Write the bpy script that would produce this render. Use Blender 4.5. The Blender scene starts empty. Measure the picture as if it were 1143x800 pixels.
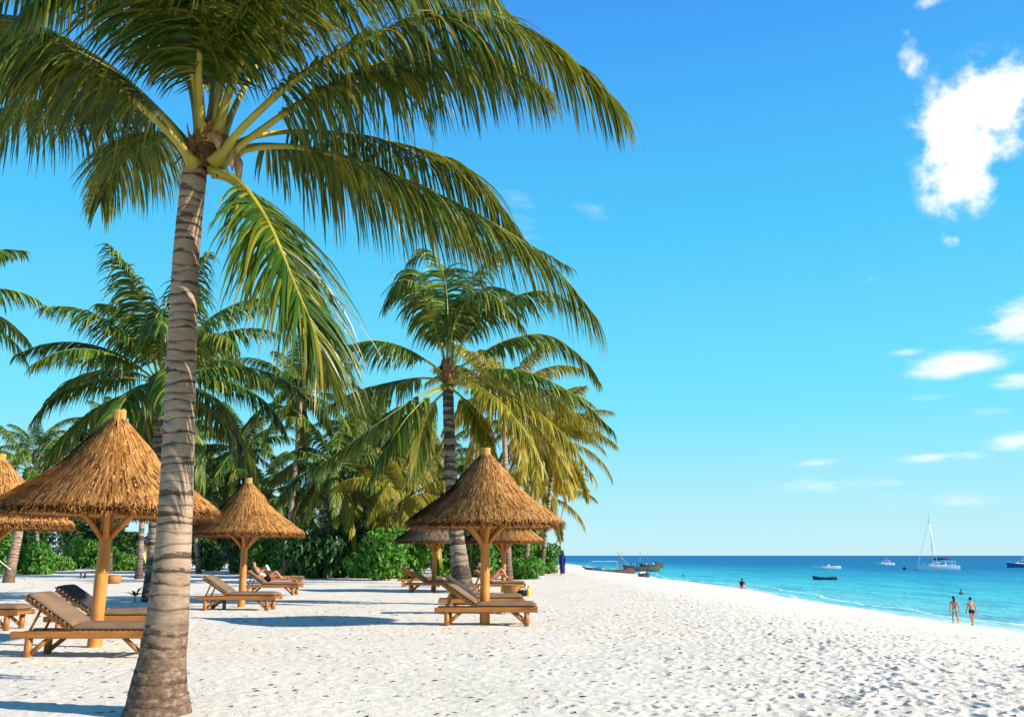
import bpy, bmesh, math, random
import numpy as np
from mathutils import Vector, Matrix, Euler
R = math.radians
S = bpy.context.scene
COL = S.collection
random.seed(7)

# ------------------------------------------------------------------ camera
LENS, EYE, PITCH = 32.0, 1.4, R(12.2)
FPX = 1143 * LENS / 36.0
cd = bpy.data.cameras.new('camera'); cam = bpy.data.objects.new('camera', cd); COL.objects.link(cam)
cd.lens = LENS; cd.sensor_width = 36; cd.clip_end = 60000; cd.clip_start = .05
cam.location = (0, 0, EYE); cam.rotation_euler = (math.pi/2 + PITCH, 0, 0)
S.camera = cam
CT, ST = math.cos(PITCH), math.sin(PITCH)

def ray(px, py):
    u = (px - 571.5)/FPX; v = (400 - py)/FPX
    return Vector((u, CT - v*ST, ST + v*CT))
def at(px, py, Y):                       # survey helper: a sight line cut at a distance Y
    d = ray(px, py); t = Y/d.y
    return Vector((d.x*t, Y, EYE + d.z*t))
def gnd(px, py, z=0.0):
    d = ray(px, py); t = (z - EYE)/d.z
    return Vector((d.x*t, d.y*t, z))
SEA = -3.1

# ------------------------------------------------------------------ helpers
def new_mesh(name, verts, faces, mats=(), mi=None, attr=None, smooth=False):
    me = bpy.data.meshes.new(name)
    me.from_pydata([tuple(v) for v in verts], [], faces)
    for m in mats: me.materials.append(m)
    if mi is not None: me.polygons.foreach_set('material_index', mi)
    if attr is not None:
        a = me.color_attributes.new('tint', 'FLOAT_COLOR', 'POINT')
        buf = np.ones((len(verts), 4), np.float32); buf[:, :3] = np.array(attr, np.float32)
        a.data.foreach_set('color', buf.ravel())
    if smooth: me.polygons.foreach_set('use_smooth', [True]*len(me.polygons))
    me.update()
    return me
def link(name, me, parent=None, loc=None):
    o = bpy.data.objects.new(name, me); COL.objects.link(o)
    if parent is not None: o.parent = parent
    if loc is not None: o.location = loc
    return o
def tag(o, label=None, cat=None, group=None, kind=None):
    if label: o['label'] = label
    if cat: o['category'] = cat
    if group: o['group'] = group
    if kind: o['kind'] = kind
    return o
def empty(name, loc=(0, 0, 0), rz=0.0, **kw):
    o = bpy.data.objects.new(name, None); COL.objects.link(o)
    o.location = loc; o.rotation_euler = (0, 0, rz); o.empty_display_size = .2
    return tag(o, **kw)
def copy_tree(o, parent=None):
    c = o.copy(); COL.objects.link(c); c.parent = parent
    for ch in list(o.children): copy_tree(ch, c)
    return c

class MB:
    """collects shapes of ONE part"""
    def __init__(s): s.v = []; s.f = []; s.m = []; s.a = []
    def add(s, vs, fs, mi=0, tint=(.5, .5, .5)):
        n = len(s.v); s.v += [tuple(v) for v in vs]
        s.f += [tuple(i+n for i in f) for f in fs]; s.m += [mi]*len(fs)
        s.a += [tint]*len(vs) if not isinstance(tint, list) else tint
    def box(s, c, d, rot=None, mi=0, tint=(.5, .5, .5), bev=0.0):
        bm = bmesh.new(); bmesh.ops.create_cube(bm, size=1)
        for v in bm.verts: v.co = Vector((v.co.x*d[0], v.co.y*d[1], v.co.z*d[2]))
        if bev: bmesh.ops.bevel(bm, geom=list(bm.edges), offset=bev, segments=2, affect='EDGES', profile=.5)
        M = Matrix.Translation(c) @ (rot.to_matrix().to_4x4() if rot else Matrix())
        bm.verts.index_update()
        s.add([M @ v.co for v in bm.verts], [[v.index for v in f.verts] for f in bm.faces], mi, tint); bm.free()
    def tube(s, pts, rad, n=8, mi=0, tint=(.5, .5, .5), cap=True, flat=1.0):
        pts = [Vector(p) for p in pts]
        if not hasattr(rad, '__len__'): rad = [rad]*len(pts)
        vs = []; fs = []
        up = None
        for i, p in enumerate(pts):
            t = (pts[min(i+1, len(pts)-1)] - pts[max(i-1, 0)]).normalized()
            if up is None:
                a = Vector((0, 0, 1)) if abs(t.z) < .9 else Vector((1, 0, 0))
            else: a = up
            b = t.cross(a)
            b = b.normalized() if b.length > 1e-6 else Vector((1, 0, 0))
            up = b.cross(t).normalized()
            for k in range(n):
                q = 2*math.pi*k/n
                vs.append(p + (b*math.cos(q) + up*math.sin(q)*flat)*rad[i])
        for i in range(len(pts)-1):
            for k in range(n):
                fs.append((i*n+k, i*n+(k+1) % n, (i+1)*n+(k+1) % n, (i+1)*n+k))
        if cap:
            fs.append(tuple(range(n-1, -1, -1))); e = (len(pts)-1)*n
            fs.append(tuple(range(e, e+n)))
        s.add(vs, fs, mi, tint)
    def lathe(s, prof, n=24, mi=0, c=(0, 0, 0), tint=(.5, .5, .5), wob=0.0, rnd=None):
        vs = []; fs = []
        for r, z in prof:
            for k in range(n):
                q = 2*math.pi*k/n
                w = 1 + (rnd.uniform(-wob, wob) if rnd else 0)
                vs.append((c[0]+r*w*math.cos(q), c[1]+r*w*math.sin(q), c[2]+z))
        for i in range(len(prof)-1):
            for k in range(n):
                fs.append((i*n+k, i*n+(k+1) % n, (i+1)*n+(k+1) % n, (i+1)*n+k))
        s.add(vs, fs, mi, tint)
    def blob(s, c, r, n=10, mi=0, tint=(.5, .5, .5)):
        vs = []; fs = []; m = n//2
        for i in range(m+1):
            th = math.pi*i/m
            for k in range(n):
                q = 2*math.pi*k/n
                vs.append((c[0]+r[0]*math.sin(th)*math.cos(q), c[1]+r[1]*math.sin(th)*math.sin(q), c[2]+r[2]*math.cos(th)))
        for i in range(m):
            for k in range(n):
                fs.append((i*n+k, (i+1)*n+k, (i+1)*n+(k+1) % n, i*n+(k+1) % n))
        s.add(vs, fs, mi, tint)
    def mesh(s, name, mats, smooth=False):
        if not isinstance(mats, (list, tuple)): mats = [mats]
        return new_mesh(name, s.v, s.f, mats, s.m, s.a, smooth)
    def build(s, name, mats, parent=None, smooth=False, loc=None):
        return link(name, s.mesh(name, mats, smooth), parent, loc)

# ------------------------------------------------------------------ materials
class NT:
    def __init__(s, name, world=None):
        if world is None:
            s.m = bpy.data.materials.new(name); s.m.use_nodes = True; s.t = s.m.node_tree
        else: s.m = world; s.t = world.node_tree
        s.t.nodes.clear()
    def n(s, ty, ins=None, **kw):
        x = s.t.nodes.new(ty)
        for k, v in kw.items(): setattr(x, k, v)
        for k, v in (ins or {}).items():
            if isinstance(v, bpy.types.NodeSocket): s.t.links.new(v, x.inputs[k])
            else: x.inputs[k].default_value = v
        return x
    def math(s, op, a, b=0.0, c=None, clamp=False):
        ins = {0: a, 1: b}
        if c is not None: ins[2] = c
        x = s.n('ShaderNodeMath', ins, operation=op); x.use_clamp = clamp
        return x.outputs[0]
    def mix(s, f, a, b, blend='MIX'):
        x = s.n('ShaderNodeMix', data_type='RGBA', blend_type=blend)
        for i, v in ((0, f), (6, a), (7, b)):
            if isinstance(v, bpy.types.NodeSocket): s.t.links.new(v, x.inputs[i])
            else: x.inputs[i].default_value = (*v, 1) if isinstance(v, tuple) and len(v) == 3 else v
        return x.outputs[2]
    def ramp(s, f, stops, interp='LINEAR'):
        x = s.n('ShaderNodeValToRGB', {0: f}); e = x.color_ramp.elements; x.color_ramp.interpolation = interp
        while len(e) < len(stops): e.new(.5)
        for k, (p, c) in enumerate(stops):
            e[k].position = p; e[k].color = (*c, 1) if not isinstance(c, float) else (c, c, c, 1)
        return x.outputs[0]
    def smooth(s, v, a, b):
        x = s.n('ShaderNodeMapRange', {0: v, 1: a, 2: b, 3: 0.0, 4: 1.0}, interpolation_type='SMOOTHSTEP')
        return x.outputs[0]
    def noise(s, vec, scale, detail=3.0, rough=.55, w=0.0):
        x = s.n('ShaderNodeTexNoise', {'Scale': scale, 'Detail': detail, 'Roughness': rough})
        if vec is not None: s.t.links.new(vec, x.inputs['Vector'])
        return x.outputs['Fac']
    def obj(s): return s.n('ShaderNodeTexCoord').outputs['Object']
    def scaled(s, vec, sc):
        return s.n('ShaderNodeMapping', {'Vector': vec, 'Scale': sc}).outputs[0]
    def attr(s, name='tint'):
        a = s.n('ShaderNodeAttribute', attribute_name=name)
        x = s.n('ShaderNodeSeparateColor', {0: a.outputs['Color']})
        return x.outputs[0], x.outputs[1], x.outputs[2]
    def bump(s, h, st=.3, dist=.02):
        return s.n('ShaderNodeBump', {'Height': h, 'Strength': st, 'Distance': dist}).outputs[0]
    def out(s, sh): s.n('ShaderNodeOutputMaterial', {0: sh}); return s.m
    def pbr(s, color, rough=.6, spec=.5, normal=None, **kw):
        b = s.n('ShaderNodeBsdfPrincipled')
        def put(k, v):
            if isinstance(v, bpy.types.NodeSocket): s.t.links.new(v, b.inputs[k])
            else: b.inputs[k].default_value = (*v, 1) if isinstance(v, tuple) and len(v) == 3 else v
        put('Base Color', color); put('Roughness', rough); put('Specular IOR Level', spec)
        if normal is not None: put('Normal', normal)
        for k, v in kw.items(): put(k, v)
        return b.outputs[0]

def mat_simple(name, col, rough=.6, var=.25, scale=6.0, spec=.4, bump=.15, metallic=0.0):
    t = NT(name); o = t.obj(); f = t.noise(o, scale, 5, .6)
    c2 = tuple(max(0, x*(1-var)) for x in col); c3 = tuple(min(1, x*(1+var*.6)) for x in col)
    c = t.ramp(f, [(.3, c2), (.7, c3)])
    return t.out(t.pbr(c, rough, spec, t.bump(t.noise(o, scale*6, 3), bump, .01), Metallic=metallic))

def mat_leaf(name, dark, lite, yel, brown, trans=.3, rough=.42, spec=.35):
    t = NT(name); r, g, b = t.attr()
    n = t.noise(t.obj(), 1.1, 3)
    f = t.math('ADD', t.math('MULTIPLY', r, .75), t.math('MULTIPLY', n, .3))
    c = t.ramp(f, [(.12, dark), (.55, lite), (.95, yel)])
    c = t.mix(t.smooth(b, .25, 1.0), c, yel)
    tip = t.math('MULTIPLY', t.smooth(g, .72, 1.0), t.smooth(t.math('ADD', r, t.math('MULTIPLY', b, .6)), .45, .95))
    c = t.mix(tip, c, brown)
    c = t.mix(t.smooth(b, 1.15, 1.6), c, brown)
    p = t.pbr(c, rough, spec)
    tr = t.n('ShaderNodeBsdfTranslucent', {0: t.mix(.38, c, yel)})
    x = t.n('ShaderNodeMixShader', {0: trans, 1: p, 2: tr.outputs[0]})
    return t.out(x.outputs[0])

def mat_trunk(name, lite, mid, dark, stripe):
    t = NT(name); r, g, b = t.attr()         # r ring phase 0..1 (scar at 0), g height 0..1, b random per ring
    o = t.obj()
    fib = t.noise(t.scaled(o, (9, 9, 60)), 1.0, 5, .65)
    big = t.noise(t.scaled(o, (3.5, 3.5, 6)), 1.0, 4, .6)
    c = t.ramp(t.math('ADD', t.math('MULTIPLY', fib, .6), t.math('MULTIPLY', big, .4)), [(.32, mid), (.6, lite)])
    pat = t.noise(t.scaled(o, (4.2, 4.2, 9)), 1.0, 3, .6)
    w = t.math('MULTIPLY', t.math('ADD', t.math('SUBTRACT', t.math('MULTIPLY', pat, 2.2), 1.32), t.math('MULTIPLY', b, stripe)), .9)
    m = t.smooth(t.math('ADD', t.math('SUBTRACT', w, r), t.math('MULTIPLY', t.math('SUBTRACT', fib, .5), .5)), -.06, .12)
    c = t.mix(t.math('MULTIPLY', m, .8), c, dark)
    edge = t.smooth(r, .20, .03)
    c = t.mix(t.math('MULTIPLY', edge, .62), c, dark)
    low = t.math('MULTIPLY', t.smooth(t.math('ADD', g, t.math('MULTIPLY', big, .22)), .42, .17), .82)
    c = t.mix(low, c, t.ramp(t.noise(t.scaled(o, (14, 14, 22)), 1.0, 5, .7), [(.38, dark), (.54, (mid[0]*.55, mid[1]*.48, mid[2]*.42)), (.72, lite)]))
    return t.out(t.pbr(c, .85, .2, t.bump(fib, .5, .015)))

def mat_straw(name, a, b_, c_):
    t = NT(name); r, g, b = t.attr()
    f = t.noise(t.obj(), 2.2, 4, .6)
    c = t.ramp(t.math('ADD', t.math('MULTIPLY', r, .7), t.math('MULTIPLY', f, .3)), [(.15, a), (.5, b_), (.85, c_)])
    return t.out(t.pbr(c, .7, .25, t.bump(t.noise(t.scaled(t.obj(), (40, 40, 40)), 1.0, 3), .35, .01)))

def mat_wood(name, a, b_, rough=.5):
    t = NT(name); o = t.obj()
    f = t.noise(t.scaled(o, (3, 22, 22)), 1.0, 5, .6); k = t.noise(o, 2.0, 3)
    c = t.ramp(t.math('ADD', t.math('MULTIPLY', f, .6), t.math('MULTIPLY', k, .4)), [(.32, a), (.66, b_)])
    return t.out(t.pbr(c, rough, .35, t.bump(f, .2, .004)))
def mat_post(name, a, b_):
    t = NT(name); o = t.obj()
    f = t.noise(t.scaled(o, (22, 22, 1.6)), 1.0, 5, .6); k = t.noise(o, 3.0, 4)
    c = t.ramp(t.math('ADD', t.math('MULTIPLY', f, .5), t.math('MULTIPLY', k, .5)), [(.3, a), (.66, b_)])
    return t.out(t.pbr(c, .5, .35, t.bump(f, .35, .006)))
def mat_fabric(name, col):
    t = NT(name); o = t.obj()
    w = t.noise(t.scaled(o, (220, 220, 220)), 1.0, 2); k = t.noise(o, 3.0, 4)
    c = t.mix(t.smooth(k, .3, .7), tuple(x*.8 for x in col), tuple(min(1, x*1.12) for x in col))
    return t.out(t.pbr(c, .9, .15, t.bump(t.math('ADD', w, t.math('MULTIPLY', k, 3)), .25, .004)))

M = {}
M['frond'] = mat_leaf('palm_leaf', (.008, .042, .007), (.048, .135, .012), (.38, .30, .025), (.38, .20, .06), .42, .34, .5)
M['frond_far'] = mat_leaf('palm_leaf_far', (.009, .044, .008), (.058, .145, .014), (.34, .32, .03), (.22, .13, .04), .28, .42, .35)  # green leaf colour of the palms farther back
M['frond_gold'] = mat_leaf('palm_leaf_golden', (.09, .13, .012), (.30, .27, .025), (.56, .40, .035), (.36, .2, .05), .38, .42, .35)
M['rachis'] = mat_simple('palm_midrib', (.33, .28, .03), .45, .3, 3, .4, .1)
M['rachis_far'] = mat_simple('palm_midrib_green', (.20, .24, .05), .45, .3, 3, .4, .1)
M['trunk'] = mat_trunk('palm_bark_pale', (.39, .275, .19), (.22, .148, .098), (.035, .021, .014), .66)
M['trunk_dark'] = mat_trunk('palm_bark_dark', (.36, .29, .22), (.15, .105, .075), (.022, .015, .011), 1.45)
M['fibre'] = mat_simple('palm_fibre', (.20, .10, .045), .9, .5, 14, .1, .5)
M['spathe'] = mat_simple('dry_spathe', (.36, .22, .11), .8, .4, 10, .2, .3)
M['coconut'] = mat_simple('young_coconut', (.30, .30, .05), .4, .3, 6, .4, .1)
M['straw'] = mat_straw('thatch_straw', (.05, .016, .005), (.38, .155, .034), (.62, .34, .105))
M['straw_old'] = mat_straw('weathered_thatch', (.035, .028, .022), (.09, .068, .05), (.20, .15, .10))
M['straw_grey'] = mat_straw('grey_brown_thatch', (.045, .025, .014), (.22, .14, .075), (.44, .33, .20))  # greyer brown straw, worn by one rear umbrella roof
M['straw_bind'] = mat_straw('bound_straw', (.30, .15, .03), (.52, .30, .07), (.64, .42, .13))
M['under'] = mat_simple('thatch_underside', (.30, .15, .05), .9, .4, 9, .1, .4)
M['pole'] = mat_post('peeled_pole', (.34, .12, .02), (.58, .25, .048))
M['teak'] = mat_wood('teak', (.20, .068, .014), (.44, .175, .036))
M['cushion'] = mat_fabric('taupe_fabric', (.195, .126, .08))
M['cushion_dark'] = mat_fabric('charcoal_fabric', (.06, .05, .048))
M['rope'] = mat_simple('white_rope', (.75, .72, .62), .8, .15, 20)
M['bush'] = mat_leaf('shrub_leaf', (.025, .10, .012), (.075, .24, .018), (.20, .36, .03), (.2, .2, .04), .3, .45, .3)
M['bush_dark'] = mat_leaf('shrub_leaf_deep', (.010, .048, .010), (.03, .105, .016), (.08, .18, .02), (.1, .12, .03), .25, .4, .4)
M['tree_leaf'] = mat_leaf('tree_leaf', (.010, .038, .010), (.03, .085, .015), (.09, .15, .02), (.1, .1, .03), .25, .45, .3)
M['bark'] = mat_simple('branch_bark', (.11, .075, .05), .9, .4, 8, .1, .5)
M['basket'] = mat_simple('woven_basket', (.40, .19, .055), .8, .35, 25, .2, .6)
M['skin_tan'] = mat_simple('tanned_skin', (.50, .20, .11), .55, .12, 4, .3, 0)
M['skin_brown'] = mat_simple('brown_skin', (.13, .065, .04), .55, .12, 4, .3, 0)
M['hair'] = mat_simple('dark_hair', (.018, .012, .01), .6, .3, 20, .3, .3)
M['navy'] = mat_fabric('navy_cloth', (.03, .035, .20))
M['mint'] = mat_fabric('mint_cloth', (.35, .68, .60))
M['black'] = mat_fabric('black_cloth', (.015, .015, .025))
M['red'] = mat_fabric('red_cloth', (.55, .04, .05))
M['pink'] = mat_fabric('pink_cloth', (.70, .16, .25))
M['white_cloth'] = mat_fabric('white_cloth', (.78, .76, .72))
M['yellow'] = mat_simple('yellow_plastic', (.72, .50, .02), .35, .1, 5)
M['paper'] = mat_simple('paper', (.78, .76, .70), .8, .06, 8)
M['boat_white'] = mat_simple('white_gelcoat', (.80, .82, .84), .25, .05, 2, .5, 0)
M['boat_wood'] = mat_simple('tarred_planks', (.12, .095, .08), .6, .5, 5, .3, .3)
M['boat_blue'] = mat_simple('blue_paint', (.03, .12, .30), .35, .2, 3)
M['boat_dark'] = mat_simple('navy_canvas', (.02, .025, .07), .7, .2, 3)
M['boat_glass'] = mat_simple('tinted_window', (.03, .05, .08), .1, .1, 2, .6, 0)
M['boat_shade'] = mat_simple('awning_canvas', (.72, .70, .64), .8, .1, 4)
M['boat_int'] = mat_simple('sunbleached_planks', (.36, .27, .18), .7, .3, 5)
M['alu'] = mat_simple('aluminium', (.62, .64, .66), .35, .1, 3, .5, 0, .6)
M['mast_wood'] = mat_simple('mast_pole', (.30, .22, .15), .6, .2, 6)
M['hut_wall'] = mat_simple('hut_plaster', (.62, .42, .16), .85, .2, 3)

# ------------------------------------------------------------------ ground
def sstep(x): x = np.clip(x, 0, 1); return x*x*(3-2*x)
def base_z(x, y):
    x = np.asarray(x, float); y = np.asarray(y, float)
    x0 = 4.5 - 10*sstep((y-70)/150)
    xs = 31 + 1.2*np.sin(y/17.0) + .6*np.sin(y/6.3+1)
    k = (x-x0)/(xs-x0)
    k2 = np.where(k > 0, k, 0)
    z = SEA*np.where(k2 < .12, k2*k2/.24, k2-.06)/.94
    return np.maximum(z, -9)
rng = np.random.default_rng(11)
HX0, HX1, HY0, HY1, HR = -24., 32., 3., 95., .025
hw, hh = int((HX1-HX0)/HR), int((HY1-HY0)/HR)
def fft_noise(w, h, lam, seed):
    g = np.random.default_rng(seed).standard_normal((h, w)).astype(np.float32)
    fy = np.fft.fftfreq(h)[:, None]; fx = np.fft.rfftfreq(w)[None, :]
    k = np.hypot(fx, fy)*lam/HR
    o = np.fft.irfft2(np.fft.rfft2(g)*np.exp(-(k*k)*2.0), s=(h, w)); return (o/o.std()).astype(np.float32)
H = .008*fft_noise(hw, hh, 2.2, 1) + .002*fft_noise(hw, hh, .45, 2) + .0022*fft_noise(hw, hh, .13, 3)
dens = fft_noise(hw, hh, 5.0, 5)
def stamp(x, y, a, l, w, dp):
    m = int(l*2.2/HR)+2; ix, iy = int((x-HX0)/HR), int((y-HY0)/HR)
    x0, x1, y0, y1 = max(ix-m, 0), min(ix+m, hw), max(iy-m, 0), min(iy+m, hh)
    if x1-x0 < 3 or y1-y0 < 3: return
    gx = (np.arange(x0, x1)*HR+HX0-x)[None, :]; gy = (np.arange(y0, y1)*HR+HY0-y)[:, None]
    u = (gx*math.cos(a)+gy*math.sin(a))/l; v = (-gx*math.sin(a)+gy*math.cos(a))/w
    q = u*u+v*v
    H[y0:y1, x0:x1] += -dp*np.exp(-q*q*1.1) + dp*.45*np.exp(-((np.sqrt(q)-1.45)**2)*5)
cnt = 0
while cnt < 36000:
    x = rng.uniform(HX0, 27); y = 4 + (rng.uniform(0, 1)**1.5)*88
    ix, iy = min(int((x-HX0)/HR), hw-1), min(int((y-HY0)/HR), hh-1)
    right = np.clip((x+.5)/6, 0, 1)*np.clip((18-x)/7, 0, 1)
    pr = .16 + .84*right
    if dens[iy, ix] < -.35: pr *= .4
    if rng.uniform() > pr: continue
    a = rng.normal(1.35, .5) if rng.uniform() < .6 else rng.uniform(0, 3.14)
    big = rng.uniform(.6, 1.35)
    stamp(x, y, a, .10*big, .046*big, rng.uniform(.005, .028)*(.36+.64*right))
    cnt += 1
def height(x, y):
    z = base_z(x, y)
    fx = np.clip((x-HX0)/HR, 0, hw-2); fy = np.clip((y-HY0)/HR, 0, hh-2)
    ix = fx.astype(int); iy = fy.astype(int); ax = fx-ix; ay = fy-iy
    d = (H[iy, ix]*(1-ax)+H[iy, ix+1]*ax)*(1-ay)+(H[iy+1, ix]*(1-ax)+H[iy+1, ix+1]*ax)*ay
    fade = np.clip((x-HX0)/3, 0, 1)*np.clip((25-x)/10, .12, 1)*np.clip((27.5-x)/4, 0, 1)*np.clip((HY1-y)/25, 0, 1)*np.clip((y-HY0)/1.5, 0, 1)
    return z + d*fade
ang = np.concatenate([np.linspace(-180, -44, 50)[:-1], np.linspace(-44, 44, 1050), np.linspace(44, 180, 50)[1:]])
rad = np.concatenate([[.3, 1.2, 2.2], np.geomspace(3.0, 90, 1250), np.geomspace(92, 30000, 90)])
A, RR = np.meshgrid(np.radians(ang), rad)
X = RR*np.sin(A); Y = RR*np.cos(A); Z = height(X, Y)
nr, na = X.shape
me = bpy.data.meshes.new('sand'); me.vertices.add(nr*na)
me.vertices.foreach_set('co', np.stack([X, Y, Z], -1).astype(np.float32).ravel())
i = np.arange(nr-1)[:, None]*na + np.arange(na-1)[None, :]
q = np.stack([i, i+1, i+1+na, i+na], -1).reshape(-1, 4)[:, ::-1]
me.loops.add(q.size); me.loops.foreach_set('vertex_index', q.ravel().astype(np.int32))
me.polygons.add(len(q)); me.polygons.foreach_set('loop_start', np.arange(0, q.size, 4, dtype=np.int32))
me.update(calc_edges=True); me.polygons.foreach_set('use_smooth', [True]*len(q))
t = NT('white_coral_sand'); o = t.obj()
sx = t.n('ShaderNodeSeparateXYZ', {0: o}).outputs
c = t.ramp(t.noise(o, .55, 4, .6), [(.3, (.74, .665, .55)), (.7, (.80, .735, .63))])
c = t.mix(t.math('MULTIPLY', t.smooth(t.noise(o, 42, 3, .6), .45, .7), .45), c, (.56, .49, .40))
spk = t.math('MULTIPLY', t.smooth(t.noise(o, 15, 3, .6), .655, .68), .85)
c = t.mix(spk, c, (.16, .12, .09))
xs = t.math('ADD', sx[0], t.math('MULTIPLY', t.math('SUBTRACT', t.noise(o, .16, 3), .5), 3.0))
dry = t.smooth(xs, 13.0, 22.0)
c = t.mix(t.math('MULTIPLY', dry, .75), c, (.80, .70, .56))
wet = t.smooth(xs, 28.6, 30.4)
c = t.mix(t.math('MULTIPLY', wet, .75), c, (.50, .44, .38))
grain = t.noise(o, 130, 3, .7)
b1 = t.bump(t.math('ADD', t.math('MULTIPLY', t.noise(o, 9, 3, .5), 1.0), t.math('ADD', t.math('MULTIPLY', t.noise(o, 45, 3, .6), .5), t.math('MULTIPLY', grain, .25))), .7, .03)
rgh = t.math('SUBTRACT', .95, t.math('MULTIPLY', wet, .6))
me.materials.append(t.out(t.pbr(c, rgh, .2, b1)))
tag(link('sand', me), kind='structure')

# sea
n1 = np.concatenate([np.linspace(24, 60, 60), np.geomspace(61, 20000, 40)])
n2 = np.concatenate([-np.geomspace(3000, 20, 12), np.linspace(0, 420, 140), np.geomspace(430, 30000, 40)])
vs = []; fs = []
n1 = np.concatenate([-np.geomspace(15000, 30, 14), n1])
for b in n2:
    for a in n1:
        sw = .05*math.sin(a*.9+.4*math.sin(b*.13)) if 31 < a < 60 else 0
        vs.append((a, b, SEA+sw))
w_ = len(n1)
for j in range(len(n2)-1):
    for k in range(w_-1):
        # sheet lies below the beach on the land side
        fs.append((j*w_+k, j*w_+k+1, (j+1)*w_+k+1, (j+1)*w_+k))
t = NT('sea_water'); o = t.obj(); sx = t.n('ShaderNodeSeparateXYZ', {0: o}).outputs
d = t.math('ADD', t.math('SUBTRACT', sx[0], 31.0), t.math('MULTIPLY', t.math('SUBTRACT', sx[1], 60.0), .2))
wob = t.math('MULTIPLY', t.math('SUBTRACT', t.noise(t.scaled(o, (.05, .012, 1)), 1.0, 4), .5), .9)
dl = t.math('MULTIPLY', t.math('LOGARITHM', t.math('MAXIMUM', t.math('ADD', d, 3.0), 1.0), 10.0), t.math('ADD', 1.0, t.math('MULTIPLY', wob, .25)))
c = t.ramp(t.math('DIVIDE', dl, 4.0), [(.12, (.44, .62, .56)), (.24, (.18, .56, .56)), (.40, (.06, .47, .53)), (.49, (.02, .30, .44)), (.56, (.007, .165, .34)), (.95, (.006, .11, .28))])
pat = t.noise(t.scaled(o, (.22, .05, 1)), 1.0, 5, .65)
c = t.mix(t.math('MULTIPLY', t.smooth(pat, .48, .66), .45), c, (.004, .17, .36))
fx_ = t.math('ADD', t.math('ADD', sx[0], t.math('MULTIPLY', t.math('SUBTRACT', t.noise(t.scaled(o, (.02, .035, 1)), 1.0, 3, .6), .5), 7.0)), t.math('ADD', t.math('MULTIPLY', t.math('SINE', t.math('DIVIDE', sx[1], 17.0)), -1.2), t.math('MULTIPLY', t.math('SUBTRACT', t.noise(t.scaled(o, (.1, .11, 1)), 1.0, 4, .6), .5), 3.2)))
brk = t.noise(t.scaled(o, (.9, .5, 1)), 1.0, 5, .7)
def band(x0, w, th):
    g = t.math('SUBTRACT', 1.0, t.math('DIVIDE', t.math('ABSOLUTE', t.math('SUBTRACT', fx_, x0)), w), clamp=True)
    return t.smooth(t.math('ADD', g, t.math('SUBTRACT', brk, .5)), th, th+.2)
fo = t.math('MAXIMUM', t.math('MULTIPLY', band(31.4, .9, .55), .5), t.math('MULTIPLY', band(34.6, 1.0, .74), .85))
c = t.mix(t.math('MULTIPLY', fo, .9), c, (.86, .90, .92))
wv = t.math('ADD', t.noise(t.scaled(o, (1.1, .45, 1)), 1.0, 4, .6), t.math('MULTIPLY', t.noise(t.scaled(o, (.16, .07, 1)), 1.0, 3), 2.0))
nb = t.bump(wv, .55, .4)
df = t.n('ShaderNodeBsdfDiffuse', {'Color': c, 'Normal': nb}); gl = t.n('ShaderNodeBsdfGlossy', {'Color': (.9, .95, 1, 1), 'Roughness': .16, 'Normal': nb})
sea_m = t.out(t.n('ShaderNodeMixShader', {0: .075, 1: df.outputs[0], 2: gl.outputs[0]}).outputs[0])
tag(link('sea', new_mesh('sea', vs, fs, [sea_m], smooth=True)), kind='structure')

def zg(x, y): return float(height(np.array([float(x)]), np.array([float(y)]))[0])
def ground_pt(px, py):
    p = gnd(px, py)
    for _ in range(30): p = gnd(px, py, zg(p.x, p.y)) if zg(p.x, p.y) < EYE-.2 else p
    p.z = zg(p.x, p.y); return p

# ------------------------------------------------------------------ palms
def catmull(pts, n):
    pts = [Vector(p) for p in pts]
    P = [pts[0]*2-pts[1]] + pts + [pts[-1]*2-pts[-2]]
    dense = []
    for k in range(1, len(P)-2):
        for j in range(24):
            u = j/24; a, b, c, d = P[k-1], P[k], P[k+1], P[k+2]
            dense.append(.5*((2*b)+(c-a)*u+(2*a-5*b+4*c-d)*u*u+(3*b-a-3*c+d)*u**3))
    dense.append(P[-2])
    L = [0]
    for k in range(1, len(dense)): L.append(L[-1]+(dense[k]-dense[k-1]).length)
    out = []; j = 0
    for k in range(n):
        s_ = L[-1]*k/(n-1)
        while j < len(L)-2 and L[j+1] < s_: j += 1
        u = (s_-L[j])/max(L[j+1]-L[j], 1e-9)
        out.append(dense[j].lerp(dense[j+1], min(max(u, 0), 1)))
    return out, L[-1]

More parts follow.
